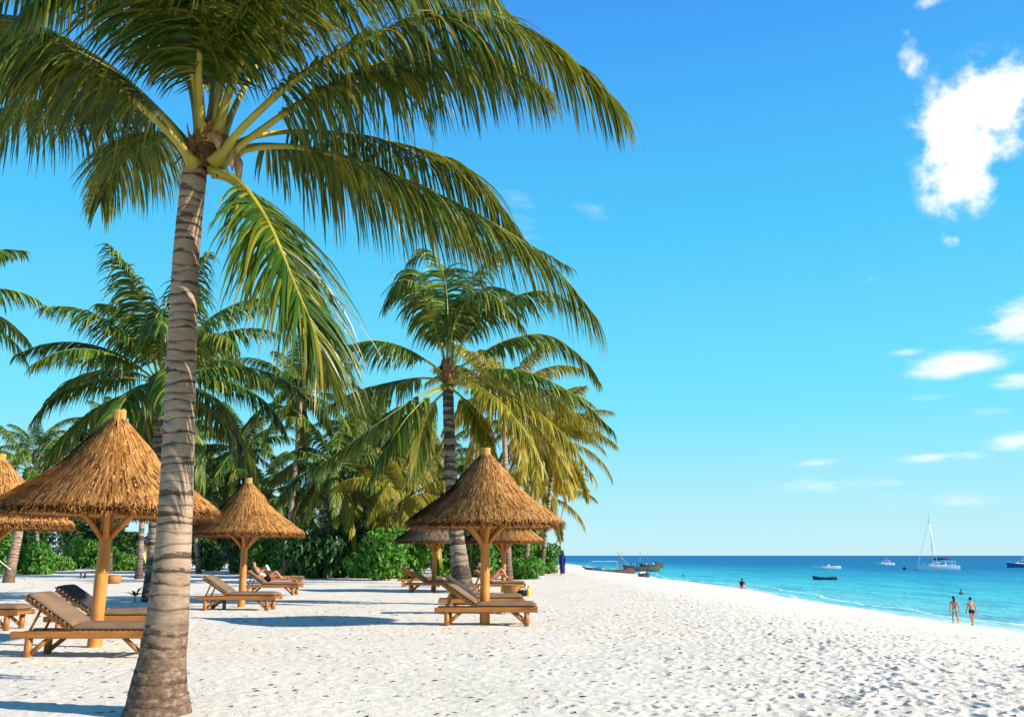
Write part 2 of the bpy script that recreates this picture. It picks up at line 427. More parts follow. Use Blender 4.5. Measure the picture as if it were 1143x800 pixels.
def frond_mesh(ctrl, seed, mat, rmat, pairs=85, leaf=.8, wid=.05, droop=1.0, dry=0.0, start=.2, rbase=.05, side=None, fold=True, tip_long=.42, sag=.12):
    """two meshes: the leaflets and the midrib they stand on"""
    rn = random.Random(seed)
    pts, L = catmull(ctrl, 60)
    def P(u):
        x = u*59; k = min(int(x), 58); return pts[k].lerp(pts[k+1], x-k)
    def T(u):
        return (P(min(u+.02, 1))-P(max(u-.02, 0))).normalized()
    rib = MB(); rr = []; pp = []
    for k in range(0, 60, 2):
        u = k/59; pp.append(pts[k]); rr.append(rbase*((1-u)**1.15*.86+.07) + rbase*1.1*max(0, 1-u/.07)**2)
    rib.tube(pp, rr, 7, flat=.75)
    vs = []; fs = []; at_ = []
    for k in range(pairs):
        u = start + (1-start)*(k+rn.random()*.5)/pairs
        p = P(u); tg = T(u)
        sd = tg.cross(Vector((0, 0, 1)))
        if side is not None and sd.length < .35: sd = Vector(side)
        sd.normalize(); nm = sd.cross(tg).normalized()
        v = (u-start)/(1-start)
        prof = min(1, .45+v*2.6)*(1-(1-tip_long)*max(0, (v-.4)/.6)**1.5)
        for sg in (-1, 1):
            if rn.random() < .03: continue
            a = R(66-36*v+rn.uniform(-12, 12))
            d = (sd*sg*math.sin(a)+tg*math.cos(a)+nm*(.16+rn.uniform(-.2, .2))+Vector((0, 0, -sag))).normalized()
            ll = leaf*prof*rn.uniform(.72, 1.15); w = wid*(.75+.25*prof)*rn.uniform(.8, 1.15)
            ns = 6; q = p + sd*sg*rbase*.4*(1-u)
            g = droop*rn.uniform(.7, 1.35)
            tint = min(1, max(0, rn.gauss(.42, .26))); dr = dry+rn.uniform(-.2, .25)
            if rn.random() < .035: dr += .9
            n0 = len(vs); tw = rn.uniform(-.5, .5)
            for s_ in range(ns+1):
                f = s_/ns
                wd = d.cross(nm); wd = wd.normalized() if wd.length > 1e-4 else tg
                fn = wd.cross(d).normalized()
                wdt = wd*math.cos(tw)+fn*math.sin(tw)
                ww = w*.5*(.55+.45*min(1, f*5))*(1-f**2.2*.96)
                if fold:
                    vs += [q-wdt*ww, q+fn*ww*.35, q+wdt*ww]; at_ += [(tint, f, dr)]*3
                else:
                    vs += [q-wdt*ww, q+wdt*ww]; at_ += [(tint, f, dr)]*2
                if s_ < ns:
                    m_ = 3 if fold else 2; b = n0+s_*m_
                    for e in range(m_-1): fs.append((b+e, b+e+1, b+m_+e+1, b+m_+e))
                d = (d+Vector((0, 0, -1))*g*(.10+.30*f)+tg*.03).normalized()
                q = q+d*ll/ns
    return (new_mesh('frond', vs, fs, [mat], None, at_), rib.mesh('midrib', rmat, True))

def trunk_mesh(path, rads, mat, spacing, seed, n=26, ridge=.035):
    rn = random.Random(seed); pts, L = catmull(path, 200)
    vs = []; fs = []; at_ = []; rows = 0; s_ = 0.0
    rings = []
    while s_ < L:
        sp = spacing*rn.uniform(.65, 1.4); rings.append((s_, min(s_+sp, L), rn.random(), rn.uniform(-1, 1), rn.uniform(0, 6.28))); s_ += sp
    fl = [(0, 0), (.10, .3), (.5, .8), (.97, 1.0)]
    for (a, b, rv, tl, ph) in rings:
        for ph_, (f, rf) in enumerate(fl):
            s1 = a+(b-a)*f; u = s1/L; x = u*199; k = min(int(x), 198); p = pts[k].lerp(pts[k+1], x-k)
            tg = (pts[min(k+2, 199)]-pts[max(k-1, 0)]).normalized()
            ax = tg.cross(Vector((0, 1, 0))).normalized(); ay = ax.cross(tg).normalized()
            xr = u*(len(rads)-1); kr = min(int(xr), len(rads)-2); r0 = rads[kr]+(rads[kr+1]-rads[kr])*(xr-kr)
            for j in range(n):
                q = 2*math.pi*j/n
                bump = [ -.5, .55, .25, .35][ph_]*ridge*(.6+.8*rv) + ridge*.4*math.sin(3*q+ph)*.5
                r = r0*(1+bump+rn.uniform(-.006, .006))
                tilt = tl*.032*math.cos(q+ph)+.008*math.sin(3*q+ph*2)
                vs.append(p+ax*r*math.cos(q)+ay*r*math.sin(q)+tg*tilt); at_.append((f, u, rv))
            if rows:
                for j in range(n):
                    b0 = (rows-1)*n
                    fs.append((b0+j, b0+(j+1) % n, b0+n+(j+1) % n, b0+n+j))
            rows += 1
    fs.append(tuple(range((rows-1)*n, rows*n)))
    return new_mesh('trunk', vs, fs, [mat], None, at_, True)

def fibre_mesh(r, h, seed, n=46):
    mb = MB(); rn = random.Random(seed)
    for k in range(n):
        q = rn.uniform(0, 6.28); z = rn.uniform(-.35, .7)*h; L = rn.uniform(.5, 1.1)*h*.55
        rr = r*rn.uniform(.8, 1.25); c = Vector((rr*math.cos(q), rr*math.sin(q), z))
        o_ = Vector((math.cos(q), math.sin(q), 0)); sd = Vector((-math.sin(q), math.cos(q), 0)); w = r*rn.uniform(.15, .5)
        dn = (Vector((0, 0, rn.choice((-1, 1))))+o_*rn.uniform(.0, .5)+sd*rn.uniform(-.5, .5)).normalized()
        mb.add([c-sd*w, c+sd*w, c+dn*L+sd*w*.4+o_*r*.2, c+dn*L-sd*w*.3+o_*r*.15], [(0, 1, 2, 3)], 0, (rn.random(), 0, 0))
    mb.lathe([(r*.9, -.4*h), (r*1.08, -.1*h), (r*1.0, .35*h), (r*.45, .8*h), (0.01, .85*h)], 14)
    return mb.mesh('leaf_sheath', M['fibre'])

def put_frond(pair, parent, loc, rz=0.0, sc=1.0, label=None):
    f = link('frond', pair[0], parent, loc); f.rotation_euler = (0, 0, rz); f.scale = (sc,)*3
    link('midrib', pair[1], f)
    return f

# ---- the big palm
Y1 = 8.8
PG = 'coconut palms along the beach'
def local(path, root, dys=None, Y=Y1):
    out = []
    for k, p in enumerate(path):
        out.append(at(p[0], p[1], Y+(p[2] if len(p) > 2 else 0))-root)
    return out
base = ground_pt(175, 796)
big = empty('palm_tree', base, label='tall coconut palm in front of the umbrellas with pale ringed trunk', cat='palm tree', group=PG)
tp = [Vector((0, 0, -.12))]+[at(x, y, base.y)-base for x, y in ((177, 770), (181, 735), (187, 690), (194, 600), (199, 500), (202, 420), (207, 300), (213, 230), (219, 178))]
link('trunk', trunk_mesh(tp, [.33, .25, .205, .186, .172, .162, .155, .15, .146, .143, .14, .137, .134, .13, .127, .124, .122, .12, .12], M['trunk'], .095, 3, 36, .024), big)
cr = at(228, 172, base.y)-base
CR = base+cr
link('leaf_sheath', fibre_mesh(.145, .42, 4, 70), big, cr)
def bigfrond(path, seed, **kw):
    ctrl = [at(x, y, base.y+dy)-CR for x, y, dy in path]
    kw['leaf'] = kw.get('leaf', .85)*1.22; kw.setdefault('wid', .035); kw.setdefault('pairs', 170); kw['droop'] = kw.get('droop', 1.0)*1.05; kw.setdefault('sag', .5); kw['dry'] = kw.get('dry', 0)-.08; kw.setdefault('rbase', .05)
    return put_frond(frond_mesh(ctrl, seed, M['frond'], M['rachis'], **kw), big, cr)
bigfrond([(218, 186, -.12), (190, 150, -.35), (120, 88, -.7), (20, 25, -1.1), (-110, 20, -1.5), (-230, 90, -1.8)], 21, droop=1.3, leaf=.95)         # a
bigfrond([(214, 168, .1), (185, 132, .3), (120, 72, .6), (40, 30, .9), (-60, 20, 1.3), (-150, 60, 1.6)], 22, droop=1.2, leaf=.9)
bigfrond([(213, 170, .05), (178, 136, .2), (110, 115, .8), (30, 118, 1.6), (-60, 160, 2.2)], 32, droop=1.2, leaf=.8)                                # b
bigfrond([(222, 160, -.1), (218, 100, -.3), (200, 25, -.9), (150, -60, -1.6), (70, -90, -2.4), (0, -40, -3.0)], 23, droop=1.0, leaf=.9)                 # c
bigfrond([(232, 160, .05), (238, 90, .2), (238, 0, .5), (225, -95, 1.0), (150, -150, 1.8), (60, -110, 2.6)], 24, droop=1.2, leaf=.85)
bigfrond([(240, 160, -.1), (262, 85, -.4), (300, 10, -1.0), (370, -60, -1.8), (460, -70, -2.4), (540, -20, -2.9)], 25, droop=1.1, leaf=.85)
bigfrond([(244, 162, .1), (275, 95, .4), (330, 15, 1.0), (420, -38, 1.8), (520, -20, 2.3), (614, 62, 2.7)], 26, droop=.9, leaf=.8)                     # g
bigfrond([(240, 182, -.15), (275, 138, -.4), (350, 75, -.6), (460, 24, -.6), (560, 22, -.4), (640, 70, -.1), (694, 122, .1)], 27, droop=1.5, leaf=.98, dry=.22)   # f
bigfrond([(246, 172, .15), (285, 152, .35), (350, 147, .8), (440, 160, 1.4), (520, 190, 1.9), (590, 275, 2.4)], 28, droop=1.2, leaf=.85)                      # h2
bigfrond([(244, 184, 0), (280, 166, .1), (345, 166, .3), (430, 192, .5), (530, 238, .6), (610, 290, .6), (664, 352, .6)], 29, droop=1.5, leaf=.95, dry=.12)  # h
bigfrond([(240, 190, -.08), (268, 204, -.3), (300, 250, -.6), (330, 320, -.8), (352, 372, -.9), (366, 418, -.95)], 30, droop=.7, leaf=1.0, dry=.2, side=(.5, -.8, 0), sag=.15)                   # i
bigfrond([(240, 192, .05), (270, 212, .1), (305, 262, .2), (335, 330, .3), (362, 392, .35)], 65, droop=.8, leaf=.95, sag=.2, side=(.8, .5, 0))
bigfrond([(222, 180, .15), (190, 152, .6), (160, 152, 1.4), (130, 180, 2.2), (112, 225, 2.7)], 31, droop=1.2, leaf=.8, side=(.7, .7, 0))                         # j
bigfrond([(226, 165, .1), (214, 90, .6), (190, 20, 1.4), (160, -40, 2.2), (150, -40, 3.2)], 33, droop=1.1, leaf=.8)
bigfrond([(236, 160, 0), (250, 60, 0), (262, -60, -.1), (290, -180, -.3)], 34, droop=.5, leaf=.75, side=(1, 0, 0))
bigfrond([(224, 160, .1), (205, 70, .3), (160, -20, .6), (80, -45, 1.0), (0, -20, 1.4), (-70, 40, 1.7)], 35, droop=1.2, leaf=.95)
bigfrond([(236, 160, -.1), (255, 70, -.3), (310, -20, -.5), (390, -45, -.6), (470, -15, -.6), (545, 50, -.5)], 36, droop=1.2, leaf=.9)
bigfrond([(228, 160, .1), (225, 60, .5), (245, -50, 1.0), (300, -90, 1.6), (380, -60, 2.2)], 37, droop=1.3, leaf=.95)
bigfrond([(228, 160, -.1), (215, 70, -.4), (175, -40, -1.0), (110, -60, -1.6), (40, 0, -2.2)], 38, droop=1.3, leaf=.9)
bigfrond([(242, 184, -.05), (285, 150, -.2), (360, 100, -.2), (450, 62, .2), (540, 60, .6), (610, 100, .9)], 61, droop=1.5, leaf=.95, dry=.1)
bigfrond([(246, 180, .1), (290, 162, .6), (370, 172, 1.1), (460, 210, 1.6), (540, 270, 2.0)], 62, droop=1.4, leaf=.9)
bigfrond([(218, 180, -.05), (180, 128, -.2), (110, 70, -.3), (30, 45, -.3), (-50, 80, -.2)], 63, droop=1.4, leaf=.95)
bigfrond([(226, 160, -.1), (222, 80, -.5), (235, -10, -1.2), (290, -60, -1.9), (350, -50, -2.4)], 64, droop=1.2, leaf=.9)
sp = MB()
for (q, L_, dz) in ((-.4, .42, -.25), (.1, .5, -.42), (-.9, .35, -.1), (.5, .4, .05)):
    c0 = Vector((.13*math.cos(q), .13*math.sin(q), .06)); d0 = Vector((math.cos(q), math.sin(q), 0))
    sp.tube([c0, c0+d0*.1+Vector((0, 0, .05)), c0+d0*.2+Vector((0, 0, dz*.4)), c0+d0*.23+Vector((0, 0, dz-.08))], [.02, .045, .05, .006], 7)
sp.build('dry_spathe', M['spathe'], big, True, cr+Vector((.03, -.05, 0)))

# ---- frond library for the other palms: heading +X, gravity already in the shape
LIB = {}
def lib(e0, k, kind):
    key = (e0, k, kind)
    if key not in LIB:
        rn = random.Random(e0*31+k*7+5)
        L_ = 4.3; bend = {75: 70, 58: 80, 42: 82, 26: 78, 10: 70, -12: 55, -38: 38, -62: 18}[e0]*rn.uniform(.85, 1.15)
        p = Vector((.1, 0, 0)); ctrl = [p.copy()]; yaw = 0; n_ = 7
        for j in range(n_):
            u = (j+.5)/n_; e = R(e0-bend*u**1.35); yaw += R(rn.uniform(-4, 4))
            p = p+Vector((math.cos(e)*math.cos(yaw), math.cos(e)*math.sin(yaw), math.sin(e)))*L_/n_
            ctrl.append(p.copy())
        m = {'n': 'frond_far', 'g': 'frond_gold'}[kind]
        dry = {75: -.1, 58: -.05, 42: 0, 26: .05, 10: .1, -12: .25, -38: .42, -62: .75}[e0] + (.15 if kind == 'g' else 0)
        LIB[key] = frond_mesh(ctrl, rn.random(), M[m], M['rachis_far'], pairs=105, leaf=1.05, wid=.07, droop=1.6, sag=.35, dry=dry, start=.17, rbase=.05, side=(0, 1, 0), fold=False)
    return LIB[key]
def crown(parent, cr, n, seed, sc=1.0, kind='n', low=-62, skip=None):
    rn = random.Random(seed); es = [e for e in (75, 58, 42, 26, 10, -12, -38, -62) if e >= low]
    for k in range(n):
        e = es[min(int(k/n*len(es)), len(es)-1)]
        az = k*2.39996+rn.uniform(-.3, .3)+seed
        put_frond(lib(e, rn.randrange(2), kind), parent, cr+Vector((math.cos(az)*.08, math.sin(az)*.08, .1*(n-k)/n)), az, sc*rn.uniform(.85, 1.1))
def palm(label, bx, by, cx, cy, rads, tm, seed, n=16, sc=1.0, kind='n', low=-62, spacing=.14, bendx=0.0, dY=0.0, nuts=False, group=PG):
    b = ground_pt(bx, by); t_ = at(cx, cy, b.y+dY)
    root = empty('palm_tree', b, label=label, cat='palm tree', group=group)
    cr = t_-b; mid = cr*.5+Vector((bendx, 0, 0)); 
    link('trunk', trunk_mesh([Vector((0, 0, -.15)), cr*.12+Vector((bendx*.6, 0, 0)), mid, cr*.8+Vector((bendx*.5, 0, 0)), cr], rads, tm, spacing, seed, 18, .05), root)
    link('leaf_sheath', fibre_mesh(rads[-1]*1.25, .5, seed), root, cr)
    if n: crown(root, cr+Vector((0, 0, .12)), n, seed, sc, kind, low)
    if nuts:
        rn = random.Random(seed)
        for k in range(7):
            mb = MB(); q = rn.uniform(0, 6.28); mb.blob((0, 0, 0), (.1, .1, .13)); mb.build('coconut', M['coconut'], root, True, cr+Vector((.25*math.cos(q), .25*math.sin(q), -.12-rn.random()*.2)))
    return root, cr, b

# ---- the palm beside the middle umbrella, fronds surveyed one by one
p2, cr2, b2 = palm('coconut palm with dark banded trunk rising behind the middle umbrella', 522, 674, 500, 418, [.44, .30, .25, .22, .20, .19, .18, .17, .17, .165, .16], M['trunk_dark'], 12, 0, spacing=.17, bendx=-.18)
CR2 = b2+cr2; YP2 = b2.y
def f2(path, seed, **kw):
    ctrl = [at(x, y, YP2+dy)-CR2 for x, y, dy in path]
    kw['leaf'] = kw.get('leaf', .95)*1.2; kw.setdefault('wid', .066); kw.setdefault('pairs', 125); kw['droop'] = kw.get('droop', 1.0)*1.3; kw.setdefault('sag', .4); kw.setdefault('fold', False); kw.setdefault('rbase', .06)
    m = kw.pop('m', 'frond_far')
    return put_frond(frond_mesh(ctrl, seed, M[m], M['rachis'], **kw), p2, cr2)
f2([(497, 418, 0), (478, 404, -.3), (450, 388, -.8), (415, 380, -1.2), (378, 390, -1.5), (350, 410, -1.7)], 40, droop=1.2)
f2([(495, 424, .1), (470, 422, .5), (440, 426, 1), (400, 436, 1.5), (368, 452, 2)], 41, droop=1.2)
f2([(496, 430, -.1), (470, 440, -.5), (440, 460, -1.0), (400, 488, -1.4), (350, 525, -1.8)], 42, droop=1.1, dry=.3)
f2([(497, 432, -.1), (478, 442, -.6), (455, 465, -1.2), (435, 495, -1.7), (417, 530, -2.0)], 43, droop=1.0, dry=.05)
f2([(498, 412, .1), (490, 370, .4), (478, 325, .9), (462, 300, 1.5), (446, 318, 2.2)], 44, droop=1.2, leaf=1.05)
f2([(499, 410, 0), (500, 362, 0), (496, 310, .1), (480, 280, .3), (458, 290, .4)], 45, droop=1.0, leaf=1.0, side=(1, 0, 0))
f2([(502, 410, -.1), (506, 365, -.5), (526, 330, -1.0), (552, 330, -1.5), (585, 365, -1.8)], 46, droop=1.2, dry=.1)
f2([(503, 412, .1), (512, 360, .6), (535, 300, 1.2), (580, 272, 1.6), (640, 300, 1.9)], 47, droop=1.3, dry=.0)
f2([(506, 414, 0), (530, 400, 0), (565, 380, .2), (610, 374, .4), (650, 400, .6), (668, 425, .8)], 48, droop=1.1)
f2([(508, 420, 0), (540, 412, -.4), (590, 416, -.9), (640, 440, -1.2), (684, 480, -1.4)], 49, droop=1.1)
f2([(506, 428, -.1), (540, 428, -.6), (585, 450, -1.2), (630, 485, -1.6), (662, 530, -1.8)], 50, droop=1.2, m='frond_gold')
f2([(502, 426, -.2), (525, 428, -.9), (555, 446, -1.7), (585, 480, -2.3), (605, 520, -2.6)], 51, droop=1.1, m='frond_gold')
f2([(502, 432, -.1), (520, 448, -.6), (540, 480, -1.1), (552, 520, -1.3)], 52, droop=.8, m='frond_gold', side=(.7, -.7, 0))
f2([(500, 434, .2), (480, 455, .7), (468, 490, 1.2), (462, 530, 1.5)], 53, droop=.8, dry=.5, side=(.7, .7, 0))
f2([(498, 412, -.1), (486, 365, -.4), (468, 325, -.8), (448, 312, -1.2), (430, 340, -1.5)], 55, droop=1.2, leaf=1.05)
f2([(505, 412, -.1), (522, 372, -.4), (560, 338, -.7), (610, 325, -.9), (655, 350, -1.0)], 56, droop=1.2, leaf=1.0)
f2([(506, 420, .2), (545, 420, .8), (600, 432, 1.3), (648, 465, 1.7)], 57, droop=1.1, m='frond_gold')
f2([(506, 426, 0), (550, 440, -.2), (600, 476, -.4), (640, 535, -.5)], 58, droop=1.0, m='frond_gold', dry=.1)
f2([(502, 412, .2), (515, 350, 1.2), (545, 320, 2.2), (590, 335, 3.2)], 54, droop=1.2)

# ---- the palms behind
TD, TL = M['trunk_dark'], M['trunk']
r_s = [.26, .19, .165, .155, .15, .145, .14, .135]
r_t = [.24, .17, .15, .145, .14, .13, .125, .12]
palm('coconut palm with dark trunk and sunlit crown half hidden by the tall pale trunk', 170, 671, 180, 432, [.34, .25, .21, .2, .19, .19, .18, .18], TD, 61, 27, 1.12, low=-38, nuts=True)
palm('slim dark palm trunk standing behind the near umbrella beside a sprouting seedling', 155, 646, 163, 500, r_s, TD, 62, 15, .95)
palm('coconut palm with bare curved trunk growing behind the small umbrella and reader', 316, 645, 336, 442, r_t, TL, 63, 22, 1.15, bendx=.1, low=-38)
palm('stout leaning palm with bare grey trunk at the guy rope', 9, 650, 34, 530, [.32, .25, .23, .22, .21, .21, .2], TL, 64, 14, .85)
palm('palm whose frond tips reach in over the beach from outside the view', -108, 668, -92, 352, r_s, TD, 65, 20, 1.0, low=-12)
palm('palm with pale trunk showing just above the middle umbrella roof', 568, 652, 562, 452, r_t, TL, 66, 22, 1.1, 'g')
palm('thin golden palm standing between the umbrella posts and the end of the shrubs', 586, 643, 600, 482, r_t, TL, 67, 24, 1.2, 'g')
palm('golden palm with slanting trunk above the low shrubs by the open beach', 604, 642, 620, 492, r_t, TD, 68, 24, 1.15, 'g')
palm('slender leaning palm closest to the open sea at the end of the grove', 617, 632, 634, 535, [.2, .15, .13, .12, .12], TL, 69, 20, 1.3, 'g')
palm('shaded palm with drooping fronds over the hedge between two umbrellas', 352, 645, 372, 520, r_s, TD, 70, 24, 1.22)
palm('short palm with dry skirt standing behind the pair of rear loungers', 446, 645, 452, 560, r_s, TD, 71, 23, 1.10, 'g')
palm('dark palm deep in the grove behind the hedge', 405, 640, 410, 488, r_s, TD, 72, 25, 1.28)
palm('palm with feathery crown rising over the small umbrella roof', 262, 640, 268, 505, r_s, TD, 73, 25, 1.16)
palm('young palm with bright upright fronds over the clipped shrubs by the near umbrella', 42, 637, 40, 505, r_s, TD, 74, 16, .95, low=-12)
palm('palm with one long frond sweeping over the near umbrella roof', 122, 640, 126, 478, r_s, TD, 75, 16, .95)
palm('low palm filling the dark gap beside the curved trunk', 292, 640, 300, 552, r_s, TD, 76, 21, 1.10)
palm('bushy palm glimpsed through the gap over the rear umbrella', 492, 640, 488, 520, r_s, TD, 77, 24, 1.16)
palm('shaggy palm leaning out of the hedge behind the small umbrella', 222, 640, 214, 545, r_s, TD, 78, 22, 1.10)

palm('low palm with arching fronds brushing the hedge top', 330, 640, 345, 575, r_s, TD, 81, 20, 1.1)
palm('palm with drooping dry fronds in the middle of the shaded grove', 425, 640, 430, 530, r_s, TD, 82, 22, 1.15)
palm('short bushy palm over the sunlit hedge corner', 385, 638, 392, 560, r_s, TD, 83, 20, 1.05)
palm('palm crown filling the gap between the curved palm and banded trunk', 405, 630, 415, 470, r_s, TD, 84, 22, 1.3)
palm('low golden palm with fronds hanging to the shrubs at the end of the grove', 600, 640, 607, 556, r_t, TL, 88, 20, 1.0, 'g')
palm('low golden palm behind the middle umbrella post', 545, 636, 548, 545, r_s, TD, 85, 20, 1.1, 'g')
palm('low palm in shade behind the tall pale trunk and near umbrella', 198, 636, 205, 500, r_s, TD, 86, 20, 1.2)
palm('feathery low palm between the small umbrella and the grove', 250, 632, 252, 555, r_s, TD, 87, 18, 1.2)
# ------------------------------------------------------------------ shrubs and broadleaf trees
def leaf_mass(lobes, n, size, seed, mat, name='foliage', up=.45, wide=.42):
    rn = random.Random(seed); vs = []; fs = []; at_ = []
    tot = sum(l[1][0]*l[1][2] for l in lobes)
    for (c, r) in lobes:
        for _ in range(int(n*r[0]*r[2]/tot)):
            while True:
                d = Vector((rn.gauss(0, 1), rn.gauss(0, 1), rn.gauss(.25, 1)))
                if d.length > .1: break
            d.normalize(); dep = 1-abs(rn.gauss(0, .17))
            dep *= 1+.13*math.sin(d.x*7+seed)*math.sin(d.y*6+d.z*8)
            p = Vector((c[0]+d.x*r[0]*dep, c[1]+d.y*r[1]*dep, c[2]+d.z*r[2]*dep))
            if p.z < .02: p.z = rn.uniform(.02, .3)
            nrm = (d*.75+Vector((rn.gauss(0, .45), rn.gauss(0, .45), up+rn.gauss(0, .35)))).normalized()
            a = nrm.cross(Vector((rn.gauss(0, 1), rn.gauss(0, 1), rn.gauss(0, 1)))).normalized(); b = nrm.cross(a)
            l = size*rn.uniform(.6, 1.35); w = l*wide; tn = min(1, max(0, rn.gauss(.4, .24)))
            k = len(vs)
            vs += [p-a*l*.5, p-b*w*.5+nrm*w*.12, p+a*l*.08-nrm*w*.05, p+a*l*.5-nrm*l*.14, p+b*w*.5+nrm*w*.12]
            fs += [(k, k+1, k+2), (k+1, k+3, k+2), (k+2, k+3, k+4), (k, k+2, k+4)]
            at_ += [(tn, 0, 0)]*5
    return new_mesh(name, vs, fs, [mat], None, at_)
def twig_mesh(w, h, seed, n=14, name='stem'):
    rn = random.Random(seed); mb = MB()
    for _ in range(n):
        q = rn.uniform(0, 6.28); e = Vector((math.cos(q)*w*rn.uniform(.2, .75), math.sin(q)*w*rn.uniform(.2, .6), h*rn.uniform(.5, .9)))
        s0 = Vector((rn.uniform(-.2, .2)*w, rn.uniform(-.2, .2)*w, -.05))
        mb.tube([s0, s0.lerp(e, .5)+Vector((0, 0, h*.1)), e], [.035, .025, .01], 5)
    return mb.mesh(name, M['bark'])
shrub_lib = []
for k, (w, h) in enumerate(((1.7, 1.5), (2.1, 1.9), (1.5, 2.4), (2.4, 1.3))):
    rn = random.Random(200+k); lobes = []
    for _ in range(9):
        q = rn.uniform(0, 6.28); a = rn.uniform(.1, .65)*w; rr = w*rn.uniform(.3, .5)
        lobes.append(((a*math.cos(q), a*math.sin(q)*.75, h*rn.uniform(.1, .68)), (rr, rr*.85, h*rn.uniform(.24, .36))))
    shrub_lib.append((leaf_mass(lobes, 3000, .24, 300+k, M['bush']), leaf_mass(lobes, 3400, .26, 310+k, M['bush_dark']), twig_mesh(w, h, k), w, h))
SG = 'shrubs along the edge of the sand'
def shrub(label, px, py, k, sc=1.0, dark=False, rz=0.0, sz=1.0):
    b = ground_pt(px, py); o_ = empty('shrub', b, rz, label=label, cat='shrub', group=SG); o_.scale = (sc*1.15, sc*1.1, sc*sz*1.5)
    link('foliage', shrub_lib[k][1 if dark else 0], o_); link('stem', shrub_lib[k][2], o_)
shrub('rounded bright green shrub beside the leaning grey palm trunk', 38, 641, 0, 1.15, rz=.3)
shrub('yellow green shrub at the end of the white sand clearing', 64, 637, 3, 1.0, rz=1.2)
shrub('leafy shrub under the edge of the near umbrella beyond the clearing', 88, 635, 1, 1.25, rz=2.2)
shrub('bright shrub behind the near umbrella post', 116, 635, 0, 1.25, rz=4.0)
shrub('shrub in front of the little hut between post and palm trunk', 138, 637, 3, 1.1, rz=.9)
shrub('shrub cut off by the picture edge beside the leaning palm', -6, 640, 1, 1.3, rz=5.1)
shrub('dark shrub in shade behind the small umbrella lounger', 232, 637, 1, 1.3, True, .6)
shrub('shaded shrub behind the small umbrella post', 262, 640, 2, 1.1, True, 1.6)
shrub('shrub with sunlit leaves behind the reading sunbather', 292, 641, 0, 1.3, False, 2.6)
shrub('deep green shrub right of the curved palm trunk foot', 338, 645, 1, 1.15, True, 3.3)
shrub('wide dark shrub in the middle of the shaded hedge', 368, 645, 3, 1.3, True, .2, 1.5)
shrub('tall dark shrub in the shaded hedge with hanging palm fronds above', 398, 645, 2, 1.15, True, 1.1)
shrub('bright shrub at the corner of the hedge where the sun catches it', 424, 647, 1, 1.2, False, 4.4)
shrub('sunlit shrub behind the rear umbrella loungers', 452, 645, 0, 1.35, False, 5.0)
shrub('shrub filling the space between rear umbrella post and banded trunk', 490, 644, 2, 1.2, False, .7)
shrub('tall green shrub behind the middle umbrella post', 532, 644, 2, 1.25, False, 2.0)
shrub('leafy shrub behind the second rear umbrella post', 562, 642, 1, 1.3, False, 2.9)
shrub('tall green shrub among the golden palm trunks', 588, 640, 2, 1.35, False, 3.8)
shrub('low spreading shrub at the very end of the grove by the open beach', 590, 646, 3, .82, False, 1.3)
shrub('bright shrub at the end of the grove nearest the person in blue', 607, 640, 0, 1.1, False, .4)

def broadleaf(label, px, py, top, wpx, seed, mat='tree_leaf', size=.5, n=13000):
    b = ground_pt(px, py); Yd = b.y; h = at(px, top, Yd).z-b.z; w = wpx/FPX*Yd
    rn = random.Random(seed); lobes = []
    for _ in range(13):
        q = rn.uniform(0, 6.28); a = rn.uniform(.0, .7)*w; rr = w*rn.uniform(.25, .42)
        lobes.append(((a*math.cos(q), a*math.sin(q)*.7, h*rn.uniform(.16, .82)), (rr, rr*.8, h*rn.uniform(.13, .22))))
    o_ = empty('tree', b, label=label, cat='tree', group='broadleaf trees behind the palms')
    link('crown', leaf_mass(lobes, n, size, seed, M[mat], 'crown'), o_)
    mb = MB(); mb.tube([(0, 0, -.1), (.05, 0, h*.3), (.1, .05, h*.65)], [.22, .15, .07], 8)
    for c, r in lobes[:8]: mb.tube([(.05, 0, h*.28), Vector(c)*.6+Vector((0, 0, h*.15)), c], [.09, .06, .02], 6)
    mb.build('trunk', M['bark'], o_, True)
broadleaf('dark broadleaf tree behind the small umbrella roof', 245, 635, 520, 42, 401)
broadleaf('dark broadleaf tree in the deepest shade of the grove', 375, 636, 515, 46, 402)
broadleaf('dense broadleaf tree over the bright hedge corner', 432, 636, 528, 44, 403)
broadleaf('hazy blue green tree seen far behind the near umbrella roof', 76, 631, 470, 30, 404, 'tree_leaf')
broadleaf('broadleaf tree filling the gap beside the curved palm', 306, 635, 545, 40, 405)
broadleaf('broadleaf tree behind the banded trunk and middle umbrella', 510, 636, 520, 46, 406)
broadleaf('low dense tree behind the golden palm trunks', 572, 637, 560, 34, 407, 'bush_dark')
broadleaf('dark tree behind the clearing and near umbrella post', 112, 632, 540, 44, 408)
broadleaf('dark tree behind the rounded bright shrub', 20, 632, 548, 44, 409)
broadleaf('dark tree hidden behind the tall pale trunk', 182, 634, 520, 40, 410)
broadleaf('dense tree between the small umbrella and the curved palm', 340, 634, 560, 44, 411)
broadleaf('dense tree beside the hanging dry fronds of the grove', 470, 635, 560, 40, 412)

